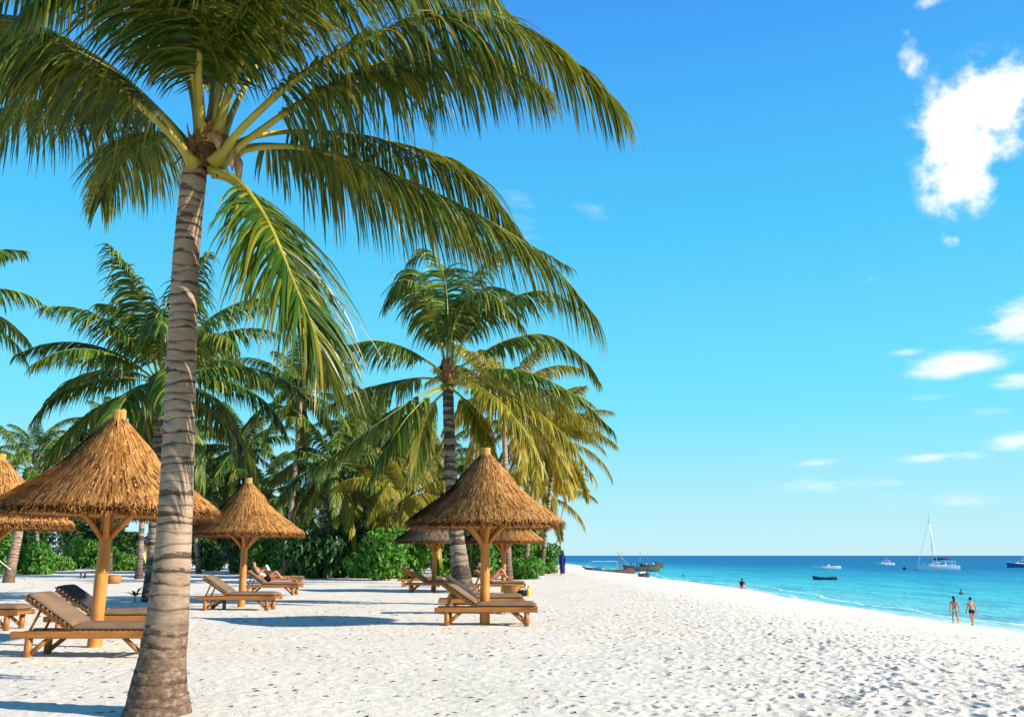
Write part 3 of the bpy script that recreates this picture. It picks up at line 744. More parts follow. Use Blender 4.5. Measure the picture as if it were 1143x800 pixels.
# ------------------------------------------------------------------ thatched umbrellas
PROF = [(.08, 3.46), (.17, 3.36), (.42, 3.09), (.78, 2.70), (1.0, 2.52), (1.28, 2.335), (1.64, 2.07)]
def prof_z(r):
    for k in range(len(PROF)-1):
        a, b = PROF[k], PROF[k+1]
        if r <= b[0]: return a[1]+(b[1]-a[1])*(r-a[0])/(b[0]-a[0])
    a, b = PROF[-2:]; return b[1]+(b[1]-a[1])*(r-b[0])/(b[0]-a[0])
def thatch(seed, r0, r1, n, lift, matname, name, Lr=(.3, .75), end=1.0):
    rn = random.Random(seed); mb = MB()
    base_ = [(r, z-.03+lift*.5) for r, z in PROF if r0-.05 <= r <= r1+.02]
    mb.lathe(base_, 48, tint=(.3, .5, .5))
    for _ in range(n):
        ra = math.sqrt(rn.uniform(max(r0-.1, .05)**2, r1**2)); L_ = rn.uniform(*Lr); q = rn.uniform(0, 6.283)
        tl = rn.gauss(0, .06); pts = []
        for j in range(4):
            r = ra+L_*.8*j/3
            if r > r1+.05: r = r1+.015+rn.uniform(0, .04)
            over = max(0, r-r1)
            z = prof_z(r)+lift*(1.0-.25*j/3)+rn.uniform(-.012, .02)-over*.5
            qq = q+tl*(r-ra)/max(r, .2)
            pts.append((r, qq, z))
        w = rn.uniform(.005, .012); tn = (min(1, max(0, rn.gauss(.5, .3))), 0, 0); vs = []
        for j, (r, qq, z) in enumerate(pts):
            c = Vector((r*math.cos(qq), r*math.sin(qq), z)); sd = Vector((-math.sin(qq), math.cos(qq), 0)); ww = w*(1-.5*j/3)
            vs += [c-sd*ww, c+sd*ww+Vector((0, 0, .006))]
        mb.add(vs, [(2*j, 2*j+1, 2*j+3, 2*j+2) for j in range(3)], 0, tn)
    # thick ragged eave
    if end > 0:
        for _ in range(int(n*.55*end)):
            q = rn.uniform(0, 6.283); r = r1+rn.uniform(-.05, .05); z = prof_z(r1)+rn.uniform(-.09, lift)
            L_ = rn.uniform(.04, .10); w = rn.uniform(.006, .012)
            c = Vector((r*math.cos(q), r*math.sin(q), z)); sd = Vector((-math.sin(q), math.cos(q), 0))
            o_ = Vector((math.cos(q), math.sin(q), rn.uniform(-1.4, -.5))).normalized()
            mb.add([c-sd*w, c+sd*w, c+o_*L_+sd*w*.5, c+o_*L_-sd*w*.5], [(0, 1, 2, 3)], 0, (min(1, max(0, rn.gauss(.2, .2))), 0, 0))
    return mb.mesh(name, M[matname])
TH = thatch(1, .08, 1.64, 9500, .05, 'straw', 'thatch', (.4, .9), .9)
TH2 = thatch(9, .08, 1.64, 8000, .05, 'straw_grey', 'thatch', (.4, .9), .9)
TOP = thatch(2, .07, .62, 1700, .09, 'straw', 'top_thatch', (.4, .65), .2)
#SK = thatch(5, 1.0, 1.69, 3800, .075, 'straw_old', 'weathered_skirt', (.3, .6))
def make_umbrella():
    root = empty('thatched_umbrella')
    mb = MB(); rn = random.Random(8)
    zs = np.linspace(-.25, 2.2, 24)
    mb.tube([(rn.uniform(-.004, .004), rn.uniform(-.004, .004), z) for z in zs], [.106-.016*k/23+rn.uniform(-.003, .003) for k in range(24)], 16)
    mb.build('post', M['pole'], root, True)
    th = link('thatch', TH, root); link('top_thatch', TOP, th)
    mb = MB(); rn = random.Random(3)
    mb.lathe([(.1, 3.36), (.095, 3.45), (.105, 3.5), (.098, 3.58), (.11, 3.66), (.06, 3.665), (.001, 3.655)], 16)
    for _ in range(120):
        q = rn.uniform(0, 6.28); z = rn.uniform(3.34, 3.5); r = .108
        c = Vector((r*math.cos(q), r*math.sin(q), z)); sd = Vector((-math.sin(q), math.cos(q), 0))
        mb.add([c-sd*.008, c+sd*.008, c+sd*.006+Vector((0, 0, .18)), c-sd*.006+Vector((0, 0, .19))], [(0, 1, 2, 3)], 0, (rn.random(), 0, 0))
    mb.build('finial', M['straw_bind'], root)
    for k in range(8):                    # rafters and the struts that carry them
        q = k*math.pi/4+.2; d = Vector((math.cos(q), math.sin(q), 0))
        mb = MB(); mb.tube([d*.12+Vector((0, 0, 3.1)), d*.9+Vector((0, 0, 2.56)), d*1.55+Vector((0, 0, 2.03))], [.03, .032, .03], 7); mb.build('rafter', M['pole'], root, True)
    for k in range(6):
        q = k*math.pi/3+.5; d = Vector((math.cos(q), math.sin(q), 0))
        mb = MB(); mb.tube([d*.085+Vector((0, 0, 1.66)), d*.3+Vector((0, 0, 1.9)), d*.62+Vector((0, 0, 2.2))], [.045, .042, .04], 8); mb.build('brace', M['pole'], root, True)
    mb = MB(); mb.tube([(1.5*math.cos(2*math.pi*k/36), 1.5*math.sin(2*math.pi*k/36), 2.06) for k in range(37)], .04, 8, cap=False); mb.build('eave_ring', M['pole'], root, True)
    mb = MB(); mb.tube([(.66*math.cos(2*math.pi*k/24), .66*math.sin(2*math.pi*k/24), 2.2) for k in range(25)], .035, 8, cap=False); mb.build('inner_ring', M['pole'], root, True)
    mb = MB(); mb.lathe([(r, z-.08) for r, z in PROF], 40); mb.build('ceiling_thatch', M['under'], root)
    return root
UG = 'thatched umbrellas on the beach'
umb = make_umbrella()
UM = [('large thatched umbrella nearest the tall pale palm trunk, on a thick orange post', 105, 722, 1.02, .4),
      ('thatched umbrella in the middle of the beach over a single taupe lounger', 541, 697, .99, 1.3),
      ('small thatched umbrella between the tall pale trunk and the curved palm', 269, 677, .97, 2.2),
      ('thatched umbrella cut off by the picture edge with a white guy rope', -20, 690, 1.02, 3.0),
      ('rear thatched umbrella beside the banded palm trunk, mostly roof edge and post', 484, 660, .95, 3.9),
      ('rear thatched umbrella hidden behind the middle one, its post beside the sunbather', 562, 661, .95, 5.0)]
UB = []
for k, (lb, px, py, sc, rz) in enumerate(UM):
    o_ = umb if k == 0 else copy_tree(umb)
    b = ground_pt(px, py); o_.location = b; o_.rotation_euler.z = rz; o_.scale = (sc,)*3; UB.append(b)
    if k == 4:
        for ch in o_.children:
            if ch.name.startswith('thatch'): ch.data = TH2
    tag(o_, lb, 'umbrella', UG)
# the near umbrella's post leans a little
umb.rotation_euler.x = R(0); umb.rotation_euler.y = R(.8)
# guy rope of the umbrella at the edge
a = UB[3]+Vector((-.12, -.2, 1.62)); b = ground_pt(40, 655)
mb = MB(); mb.tube([a-a, (b-a)*.5+Vector((0, 0, -.05)), b-a+Vector((0, 0, .05))], .014, 6)
ro = mb.build('guy_rope', M['rope'], None, True, a); tag(ro, 'thin white rope running down from the umbrella roof to the sand', 'rope')
# ------------------------------------------------------------------ loungers
def bev_box(mb, c, d, rot=None, bev=.008): mb.box(Vector(c), d, rot, bev=bev)
def pad(L_, W, T, name, seed=0):
    """a stuffed cushion: rounded box, puffed"""
    bm = bmesh.new(); bmesh.ops.create_grid(bm, x_segments=22, y_segments=10, size=.5)
    top = [(v.co.x, v.co.y) for v in bm.verts]; bm.free()
    nx, ny = 22, 10; vs = []; fs = []; rn = random.Random(seed)
    def hgt(u, v):
        e = min(1, (1-abs(2*u-1))*5)*min(1, (1-abs(2*v-1))*3.2)
        return T*(.42+.58*e**.5) - .006*(abs(math.sin(u*math.pi*4)) < .12)
    for s_ in (1, -1):
        for i_ in range(nx+1):
            for j_ in range(ny+1):
                u, v = i_/nx, j_/ny; ins = .0
                z = hgt(u, v) if s_ > 0 else T*(.0 if min(u, v, 1-u, 1-v) > .001 else .12)
                vs.append((u*L_, (v-.5)*W, z))
    n_ = (nx+1)*(ny+1)
    for i_ in range(nx):
        for j_ in range(ny):
            a = i_*(ny+1)+j_
            fs.append((a, a+ny+1, a+ny+2, a+1)); fs.append((n_+a, n_+a+1, n_+a+ny+2, n_+a+ny+1))
    def edge(lst):
        for p, q in zip(lst[:-1], lst[1:]): fs.append((p, q, q+n_, p+n_))
    edge([j_ for j_ in range(ny+1)][::1]); edge([nx*(ny+1)+j_ for j_ in range(ny, -1, -1)])
    edge([i_*(ny+1) for i_ in range(nx, -1, -1)]); edge([i_*(ny+1)+ny for i_ in range(nx+1)])
    return new_mesh(name, vs, fs, [M['cushion']], None, None, True)
HX, BL = .78, .82
BA = R(33)
PAD_S = pad(1.24, .62, .10, 'seat_cushion'); PAD_B = pad(.80, .62, .095, 'back_cushion')
def make_lounger():
    root = empty('sun_lounger')
    mb = MB()
    for y in (-.31, .31):
        mb.box(Vector((1.0, y, .315)), (2.10, .07, .095), bev=.016)
    for x in (.0, .72, 1.99): mb.box(Vector((x, 0, .315)), (.05, .58, .06), bev=.008)
    mb.build('frame', M['teak'], root)
    mb = MB()
    for k in range(15): mb.box(Vector((.83+k*.08, 0, .365)), (.055, .66, .018), bev=.004)
    mb.build('seat_slats', M['teak'], root)
    for x, sg in ((.2, 1), (1.82, -1)):
        for y in (-.285, .285):
            mb = MB(); mb.tube([(x, y, -.04), (x, y, .29)], [.056, .052], 10); mb.build('leg', M['teak'], root, True)
            mb = MB(); mb.tube([(x+sg*.03, y*.98, .06), (x+sg*.3, y*.98, .285)], .034, 8); mb.build('leg_brace', M['teak'], root, True)
    d = Vector((-math.cos(BA), 0, math.sin(BA))); nrm = Vector((math.sin(BA), 0, math.cos(BA))); h = Vector((HX, 0, .36))
    rot = Euler((0, BA, 0))
    mb = MB()
    for y in (-.27, .27): mb.box(h+d*BL*.5+Vector((0, y, 0)), (BL, .045, .05), rot, bev=.008)
    for k in range(11): mb.box(h+d*(.05+k*.078)+nrm*.033, (.05, .62, .016), rot, bev=.004)
    br = mb.build('backrest', M['teak'], root)
    mb = MB()
    for y in (-.22, .22): mb.tube([h+d*.58+Vector((0, y, -.02)), (.16, y, .345)], .02, 8)
    mb.tube([(.16, -.25, .345), (.16, .25, .345)], .02, 8)
    mb.build('prop', M['teak'], root, True)
    c = link('seat_cushion', PAD_S, root, (HX, 0, .378))
    c2 = link('back_cushion', PAD_B, root); c2.location = h+nrm*.05+d*.82; c2.rotation_euler = (0, BA, 0)
    return root
LG = 'wooden sun loungers with taupe cushions'
lg = make_lounger()
def foot_at(px, py, off=0.0): return ground_pt(px, py)
LO = [('sun lounger beside the tall palm trunk in front of the near umbrella post', 30, 733, 0.0, 'n', 0),
      ('sun lounger with a dark cushion back just behind the near umbrella post', 62, 712, .06, 'd', 0),
      ('sun lounger of which only the foot end shows at the picture edge', -88, 703, .0, 'n', 0),
      ('sun lounger under the small umbrella facing the open sea', 229, 681, -.03, 'n', 0),
      ('sun lounger on which the reader lies under the small umbrella', 277, 664, -.03, 'n', 0),
      ('sun lounger partly hidden behind the reader at the foot of the curved palm', 292, 654, .12, 'd', 0),
      ('sun lounger alone under the middle umbrella on open sand', 499, 698, -.03, 'n', 0),
      ('sun lounger behind the middle umbrella post against the banded trunk', 500, 685, .05, 'd', 0),
      ('sun lounger under the rear umbrella with backrest raised', 458, 661, -.02, 'n', 0),
      ('dark backed sun lounger furthest behind the rear umbrella post', 449, 655, .05, 'd', 0),
      ('sun lounger with a bare sunbather beside the rear umbrella post', 532, 662, -.03, 'n', 0)]
LOBJ = []
for k, (lb, px, py, rz, kd, _) in enumerate(LO):
    o_ = lg if k == 0 else copy_tree(lg)
    b = ground_pt(px, py)
    o_.location = (b.x-.2, b.y+.29, zg(b.x+.7, b.y+.2)-.005); o_.rotation_euler.z = rz
    tag(o_, lb, 'sun lounger', LG); LOBJ.append(o_)
    if kd == 'd':
        for ch in o_.children:
            if ch.name.startswith('back_cushion'):
                ch.data = ch.data.copy(); ch.data.materials.clear(); ch.data.materials.append(M['cushion_dark'])
                ch['label'] = 'dark charcoal back cushion'

# ------------------------------------------------------------------ small things on the sand
def tagged(mb, name, mat, loc, label, cat, smooth=True, group=None):
    return tag(mb.build(name, mat, None, smooth, loc), label, cat, group)
mb = MB(); mb.lathe([(.001, 0), (.26, 0), (.33, .12), (.35, .28), (.31, .40), (.28, .40), (.30, .28), (.26, .1), (.001, .08)], 20)
tagged(mb, 'pot', M['basket'], ground_pt(127, 651), 'round tan clay pot on the sand behind the near umbrella post', 'pot')
o_ = empty('low_table', ground_pt(102, 645), label='low dark table in the shadow at the clearing edge', cat='table')
mb = MB(); mb.box(Vector((0, 0, .36)), (1.3, .7, .06), bev=.01); mb.build('table_top', M['boat_wood'], o_)
for x in (-.55, .55):
    for y in (-.28, .28):
        mb = MB(); mb.box(Vector((x, y, .165)), (.08, .08, .33), bev=.008); mb.build('leg', M['boat_wood'], o_)
b = ground_pt(573, 664)
o_ = empty('basket', b, label='woven round basket on the sand at the foot of the sunbather lounger', cat='basket')
mb = MB(); mb.lathe([(.001, 0), (.30, 0), (.36, .14), (.37, .3), (.35, .36), (.33, .36), (.34, .28), (.30, .08), (.001, .06)], 22, wob=.01, rnd=random.Random(1)); mb.build('bowl', M['basket'], o_, True)
mb = MB(); mb.tube([(.36*math.cos(2*math.pi*k/24), .36*math.sin(2*math.pi*k/24), .36) for k in range(25)], .025, 6, cap=False); mb.build('rim', M['basket'], o_, True)
b = ground_pt(590, 665)
o_ = empty('bottle', b, label='bright yellow bottle standing on the sand beside the basket', cat='bottle'); o_.scale = (.66,)*3
mb = MB(); mb.lathe([(.001, 0), (.11, 0), (.12, .05), (.12, .3), (.06, .4), (.045, .46), (.001, .46)], 14); mb.build('body', M['yellow'], o_, True)
mb = MB(); mb.lathe([(.05, .461), (.05, .52), (.001, .525)], 10); mb.build('cap', M['bush_dark'], o_, True)
mb = MB(); mb.blob((0, 0, .1), (.2, .13, .12), 12); mb.tube([(-.15, 0, .17), (-.05, 0, .32), (.08, 0, .3), (.15, 0, .17)], .015, 6)
tagged(mb, 'bag', M['black'], ground_pt(583, 665), 'small black bag lying between the basket and yellow bottle', 'bag')
rn = random.Random(77); vs = []; fs = []
for _ in range(2600):
    y = 5+26*rn.random()**1.4; x = rn.uniform(-.62, .62)*y
    z = zg(x, y) if y < 14 else float(base_z(x, y))
    q = rn.uniform(0, 6.28); L_ = rn.uniform(.012, .042)*(1+y*.03); w = L_*rn.uniform(.2, .5)
    c, n_ = math.cos(q), math.sin(q); k = len(vs); h = rn.uniform(.004, .02)
    vs += [(x-c*L_, y-n_*L_, z+.004), (x+n_*w, y-c*w, z+h), (x+c*L_, y+n_*L_, z+.006), (x-n_*w, y+c*w, z+h*.8)]; fs.append((k, k+1, k+2, k+3))
tag(link('leaf_litter', new_mesh('leaf_litter', vs, fs, [M['bark']])), kind='stuff')
# seedling at the dark palm foot
b = ground_pt(150, 672); o_ = empty('seedling', b, label='small dark leafy seedling at the foot of the dark palm trunk', cat='plant')
rn = random.Random(4)
for k in range(9):
    q = k*2.4; L_ = rn.uniform(.3, .5); e = rn.uniform(.4, 1.2); mb = MB()
    d = Vector((math.cos(q)*math.cos(e), math.sin(q)*math.cos(e), math.sin(e))); sd = Vector((-math.sin(q), math.cos(q), 0))
    s0 = Vector((0, 0, .18)); p1 = s0+d*L_*.5; p2_ = s0+d*L_+Vector((0, 0, -.14))
    mb.add([s0, p1-sd*.08, p1+Vector((0, 0, -.02)), p1+sd*.08, p2_], [(0, 1, 2), (0, 2, 3), (1, 4, 2), (2, 4, 3)], 0, (.3, 0, 0)); mb.build('leaf', M['bush_dark'], o_)
mb = MB(); mb.tube([(0, 0, -.03), (.01, 0, .3)], [.02, .012], 6); mb.build('stem', M['bark'], o_)
# hut behind the clearing
hb = ground_pt(140, 631.5)
o_ = empty('hut', hb, label='small hut with dark roof and ochre wall behind the shrubs', cat='hut')
mb = MB(); mb.box(Vector((0, 0, 1.5)), (4.2, 3.4, 3.0), bev=.02); mb.build('wall', M['hut_wall'], o_)
mb = MB(); mb.add([(-2.8, -2.4, 2.9), (2.8, -2.4, 2.9), (2.8, 2.4, 2.9), (-2.8, 2.4, 2.9), (-1.2, 0, 4.6), (1.2, 0, 4.6)], [(0, 1, 5, 4), (2, 3, 4, 5), (1, 2, 5), (3, 0, 4), (3, 2, 1, 0)]); mb.build('roof', M['straw_old'], o_)
mb = MB(); mb.box(Vector((.9, -1.71, 1.1)), (.9, .06, 2.1)); mb.build('door', M['boat_wood'], o_)

# ------------------------------------------------------------------ people
DG = None
def skin_mesh(name, chains, mat, sub=2):
    """chains: lists of (xyz, radius); the first chain's first point is the root; chains start on existing points"""
    bm = bmesh.new(); lay = bm.verts.layers.skin.verify(); cache = {}
    def vert(p, r):
        k = tuple(round(c, 4) for c in p)
        if k not in cache:
            v = bm.verts.new(p); d = v[lay]; d.radius = (r, r) if not isinstance(r, tuple) else r; d.use_root = not cache; cache[k] = v
        return cache[k]
    for ch in chains:
        pv = None
        for p, r in ch:
            v = vert(p, r)
            if pv is not None and pv is not v and bm.edges.get((pv, v)) is None: bm.edges.new((pv, v))
            pv = v
    me = bpy.data.meshes.new(name); bm.to_mesh(me); bm.free()
    ob = bpy.data.objects.new(name, me); COL.objects.link(ob)
    m1 = ob.modifiers.new('skin', 'SKIN'); m1.use_smooth_shade = True
    m2 = ob.modifiers.new('sub', 'SUBSURF'); m2.levels = sub; m2.render_levels = sub
    dg = bpy.context.evaluated_depsgraph_get(); dg.update()
    out = bpy.data.meshes.new_from_object(ob.evaluated_get(dg))
    bpy.data.objects.remove(ob); bpy.data.meshes.remove(me)
    out.name = name; out.materials.clear(); out.materials.append(mat)
    out.polygons.foreach_set('use_smooth', [True]*len(out.polygons))
    return out
def V3(*a): return Vector(a)
def hand(wr, d, up):
    """palm and five fingers from the wrist along d"""
    d = d.normalized(); sd = d.cross(up).normalized(); palm_ = wr+d*.07; ch = [[(wr, .026), (palm_, .034)]]
    for k, (o_, L_) in enumerate(((-.03, .062), (-.01, .075), (.01, .072), (.03, .055))):
        k0 = palm_+sd*o_+d*.02; k1 = k0+d*L_*.55+up*-.008; k2 = k0+d*L_-up*.03
        ch.append([(palm_, .034), (k0, .010), (k1, .009), (k2, .007)])
    t0 = wr+d*.035; ch.append([(wr, .026), (t0-sd*.04, .012), (t0-sd*.055+d*.045, .010)])
    return ch
def body(j, female=False):
    """j: joint positions; returns chains of one continuous body"""
    sh = .95 if female else 1.0
    ch = [[(j['pelvis'], .125*sh), (j['waist'], .105*sh), (j['chest'], .135*sh), (j['neck0'], .075*sh), (j['neck'], .052), (j['head'], .088), (j['top'], .075)]]
    f = j['face']; ch.append([(j['head'], .088), (j['head']+f*.085-V3(0, 0, .012), .03), (j['head']+f*.115-V3(0, 0, .02), .012)])
    for s_ in 'LR':
        ch.append([(j['chest'], .135*sh), (j['sh'+s_], .06*sh), (j['el'+s_], .04*sh), (j['wr'+s_], .026)])
        d = (j['wr'+s_]-j['el'+s_]).normalized(); ch += hand(j['wr'+s_], d, j.get('palmup', V3(0, 1, 0)))
        ch.append([(j['pelvis'], .125*sh), (j['hip'+s_], .092), (j['kn'+s_], .056), ((j['kn'+s_]*.62+j['an'+s_]*.38), .055), (j['an'+s_], .034), (j['an'+s_]+j['toe'+s_]*.09-V3(0, 0, .03), .034), (j['an'+s_]+j['toe'+s_]*.19-V3(0, 0, .045), .022)])
    return ch
def stand_joints(stride=.0, arm=.1, lean=0.0, bag=False):
    j = dict(pelvis=V3(0, 0, .95), waist=V3(0, .01, 1.10), chest=V3(0, .02, 1.27), neck0=V3(0, .015, 1.42), neck=V3(0, .02, 1.49), head=V3(0, .04, 1.60), top=V3(0, .03, 1.68), face=V3(0, 1, 0))
    for s_, sg in (('L', -1), ('R', 1)):
        st = stride*sg
        j['sh'+s_] = V3(.175*sg, .01, 1.39); j['el'+s_] = V3(.225*sg, -.02-arm*sg, 1.12); j['wr'+s_] = V3(.235*sg, .04-arm*1.6*sg, .88)
        j['hip'+s_] = V3(.095*sg, 0, .88); j['kn'+s_] = V3(.10*sg, st*.45+.03, .50); j['an'+s_] = V3(.10*sg, st, .085+(.06 if st < 0 else 0)); j['toe'+s_] = V3(.08*sg, 1, 0)
    return j
def person(loc, rz, label, j, skin, female=False, hair='short', clothes=(), sc=1.0, group=None):
    root = empty('person', loc, rz, label=label, cat='person', group=group); root.scale = (sc,)*3
    link('body', skin_mesh('body', body(j, female), M[skin]), root)
    h = j['head']; f = j['face']; up = (j['top']-h).normalized()
    mb = MB(); c = h+up*.035-f*.02; mb.blob(c, (.098, .105, .10), 14)
    if hair == 'long':
        mb.tube([c-f*.05, c-f*.1-up*.12, c-f*.09-up*.30], [.085, .075, .03], 10)
    if hair: mb.build('hair', M['hair'], root, True)
    for nm, mt, ch in clothes: link(nm, skin_mesh(nm, ch, M[mt], 2), root)
    return root
def shorts(j, down=.35, r=.108):
    ch = [[(j['waist']*.6+j['pelvis']*.4, .118), (j['pelvis'], .138)]]
    for s_ in 'LR': ch.append([(j['pelvis'], .138), (j['hip'+s_], r), (j['hip'+s_].lerp(j['kn'+s_], down), r*.88)])
    return ch
def top(j, r=.15):
    return [[(j['waist'].lerp(j['chest'], .62), r*.83), (j['chest'], r)]]
def shirt(j):
    ch = [[(j['pelvis'], .135), (j['waist'], .118), (j['chest'], .148), (j['neck0'], .085)]]
    for s_ in 'LR': ch.append([(j['chest'], .148), (j['sh'+s_], .07), (j['sh'+s_].lerp(j['el'+s_], .6), .055)])
    return ch
jw = stand_joints(-.24, .10); jm = stand_joints(.13, .08)
b = at(1067, 695, 60); b.z = zg(b.x, b.y); person(b, R(-12), 'woman in mint shorts walking along the water beside a man', jw, 'skin_tan', True, 'long', [('shorts', 'mint', shorts(jw, .25)), ('bikini_top', 'black', top(jw))], 1.0)
b = at(1086, 696, 58.5); b.z = zg(b.x, b.y); person(b, R(8), 'man in dark swim trunks walking beside the woman in mint shorts', jm, 'skin_tan', False, 'short', [('swim_trunks', 'black', shorts(jm, .4))], 1.02)
# person in long blue robe
jb = stand_joints(.06, .02)
b = ground_pt(628, 641.5)
pb = person(b, R(150), 'person in a long blue robe and headscarf standing at the end of the grove', jb, 'skin_brown', True, None, [('sleeve', 'navy', [[(jb['chest'], .15), (jb['sh'+s_], .075), (jb['el'+s_], .065), (jb['wr'+s_], .055)] for s_ in 'LR'])])
mb = MB(); mb.lathe([(.17, .12), (.19, .4), (.20, .75), (.18, 1.0), (.17, 1.15), (.2, 1.32), (.15, 1.43), (.08, 1.48)], 20, wob=.03, rnd=random.Random(2)); mb.build('robe', M['navy'], pb, True)
mb = MB(); mb.blob((0, 0.01, 1.61), (.125, .12, .14), 14); mb.tube([(0, -.05, 1.55), (0, -.1, 1.35), (0, -.12, 1.2)], [.11, .14, .1], 10); mb.build('headscarf', M['navy'], pb, True)
# squatting by the water with a red cloth
js = dict(pelvis=V3(0, 0, .22), waist=V3(0, .04, .36), chest=V3(0, .12, .54), neck0=V3(0, .17, .68), neck=V3(0, .19, .74), head=V3(0, .23, .85), top=V3(0, .22, .93), face=V3(0, 1, 0))
for s_, sg in (('L', -1), ('R', 1)):
    js['sh'+s_] = V3(.17*sg, .15, .65); js['el'+s_] = V3(.24*sg, .28, .45); js['wr'+s_] = V3(.16*sg, .46, .38)
    js['hip'+s_] = V3(.1*sg, .03, .2); js['kn'+s_] = V3(.16*sg, .42, .42); js['an'+s_] = V3(.13*sg, .32, .07); js['toe'+s_] = V3(0, 1, 0)
b = at(828, 656.5, 118); b.z = zg(b.x, b.y)
person(b, R(-30), 'person in dark shirt and pink cloth squatting at the edge of the sea', js, 'skin_brown', True, 'short', [('shirt', 'black', shirt(js)), ('wrap', 'pink', shorts(js, .85, .13))], 1.35)
# reader on the lounger
def recline(knee=.28):
    j = dict(pelvis=V3(.72, 0, .57), waist=V3(.60, 0, .68), chest=V3(.46, 0, .81), neck0=V3(.34, 0, .95), neck=V3(.30, 0, 1.0), head=V3(.24, 0, 1.10), top=V3(.19, 0, 1.17), face=V3(.8, 0, .35).normalized(), palmup=V3(0, 0, 1))
    for s_, sg in (('L', 1), ('R', -1)):
        kk = knee if s_ == 'R' else knee*.45
        j['sh'+s_] = V3(.37, .17*sg, .92); j['el'+s_] = V3(.55, .25*sg, .76); j['wr'+s_] = V3(.68, .12*sg, .90)
        j['hip'+s_] = V3(.76, .1*sg, .56); j['kn'+s_] = V3(1.12, .11*sg, .56+kk); j['an'+s_] = V3(1.50-kk*.4, .11*sg, .55); j['toe'+s_] = V3(.6, 0, .8)
    return j
jr = recline()
LR_ = LOBJ[4]
def on_lounger(o_, *a, **k):
    p = person(o_.location.copy(), o_.rotation_euler.z, *a, **k); return p
on_lounger(LOBJ[4], 'person with dark hair reading on the lounger under the small umbrella', jr, 'skin_tan', False, 'short', [('shorts', 'black', shorts(jr, .5)), ('shirt', 'white_cloth', shirt(jr)[:1])])
bk = empty('book', LOBJ[4].matrix_basis @ V3(.80, 0, .98), label='open white book held up by the reader on the lounger', cat='book')
for sg in (-1, 1):
    mb = MB(); mb.box(V3(.0, .075*sg, .0), (.02, .15, .21), Euler((0, R(-30), R(14*sg))), bev=.003); mb.build('page_block', M['paper'], bk)
js2 = recline(.36)
on_lounger(LOBJ[10], 'bare sunbather with raised knees on the lounger beside the rear post', js2, 'skin_tan', True, 'short', [('swimsuit', 'red', shorts(js2, .12))])
tw = MB(); tw.box(V3(0, 0, .04), (.5, .35, .07), Euler((0, R(6), .4)), bev=.02)
tagged(tw, 'towel', M['red'], ground_pt(549, 668), 'folded red towel on the sand below the bare sunbather', 'towel', False)
tw = MB(); tw.lathe([(.001, 0), (.045, 0), (.05, .1), (.05, .2), (.02, .27), (.02, .3), (.001, .3)], 12)
tagged(tw, 'water_bottle', M['boat_glass'], ground_pt(250, 680), 'small blue water bottle on the sand under the small umbrella lounger', 'bottle')
# swimmers
def swimmer(px, py, label):
    b = gnd(px, py, SEA); o_ = empty('person', b, label=label, cat='person', group='swimmers off the beach')
    j = stand_joints(.05, .1)
    for k, v in j.items():
        if isinstance(v, Vector) and k not in ('face', 'toeL', 'toeR'): j[k] = v-V3(0, 0, 1.15)
    for s_, sg in (('L', -1), ('R', 1)): j['el'+s_] = V3(.26*sg, .05, -.05); j['wr'+s_] = V3(.30*sg, .16, -.2)
    link('body', skin_mesh('body', body(j), M['skin_brown']), o_); mb = MB(); mb.blob(j['head']+V3(0, -.02, .035), (.1, .105, .1), 12); mb.build('hair', M['hair'], o_, True)
swimmer(763, 643, 'swimmer standing in shallow water near the moored wooden boats')
swimmer(1073, 663, 'swimmer with head above water behind the walking couple')

# ------------------------------------------------------------------ boats
def hull_mesh(L_, W, Hh, mats, sheer=.25, bow=.9, stern=.6, name='hull', deck=None, inner=True, keel=.35):
    """open or decked hull, bow towards +X"""
    ns, nc = 22, 9; mb = MB(); vs = []
    for i_ in range(ns+1):
        u = i_/ns; x = (u-.5)*L_
        wb = W*.5*(1-max(0, (u-.5)/.5)**2.2*bow)*(1-max(0, (.35-u)/.35)**2*(1-stern))
        top_ = Hh*(1+sheer*((2*u-1)**2)*(1.3 if u > .5 else .8)); kd = -keel*(1-max(0, (u-.75)/.25)**2)
        for c_ in range(nc+1):
            a = math.pi*c_/nc; y = -math.cos(a); s_ = math.sin(a)
            yy = math.copysign(abs(y)**.6, y)*wb
            vs.append((x+(top_*.5*(u > .9)*(u-.9)*10 if c_ in (0, nc) else 0)*.5, yy, top_*(1-s_)+kd*s_))
    m_ = nc+1; fs = []
    for i_ in range(ns):
        for c_ in range(nc): a = i_*m_+c_; fs.append((a, a+1, a+m_+1, a+m_))
    fs.append(tuple(range(0, m_))); mb.add(vs, fs, 0)
    dz = .12 if deck is None else deck
    dv = []; df = []
    for i_ in range(ns+1):
        a = vs[i_*m_]; b = vs[i_*m_+nc]; dv += [(a[0], a[1]*.97, a[2]-dz), (b[0], b[1]*.97, b[2]-dz)]
    for i_ in range(ns): df.append((2*i_, 2*i_+2, 2*i_+3, 2*i_+1))
    mb.add(dv, df, 1 if len(mats) > 1 else 0)
    me_ = mb.mesh(name, mats, False)
    return me_
BG = 'boats moored off the beach'
def boat(name, px, py, rz, label, sc=1.0):
    b = gnd(px, py, SEA); o_ = empty(name, b, rz, label=label, cat='boat', group=BG); o_.scale = (sc,)*3; return o_
def bar(mb, a, b, r=.03, n=6): mb.tube([a, b], r, n)
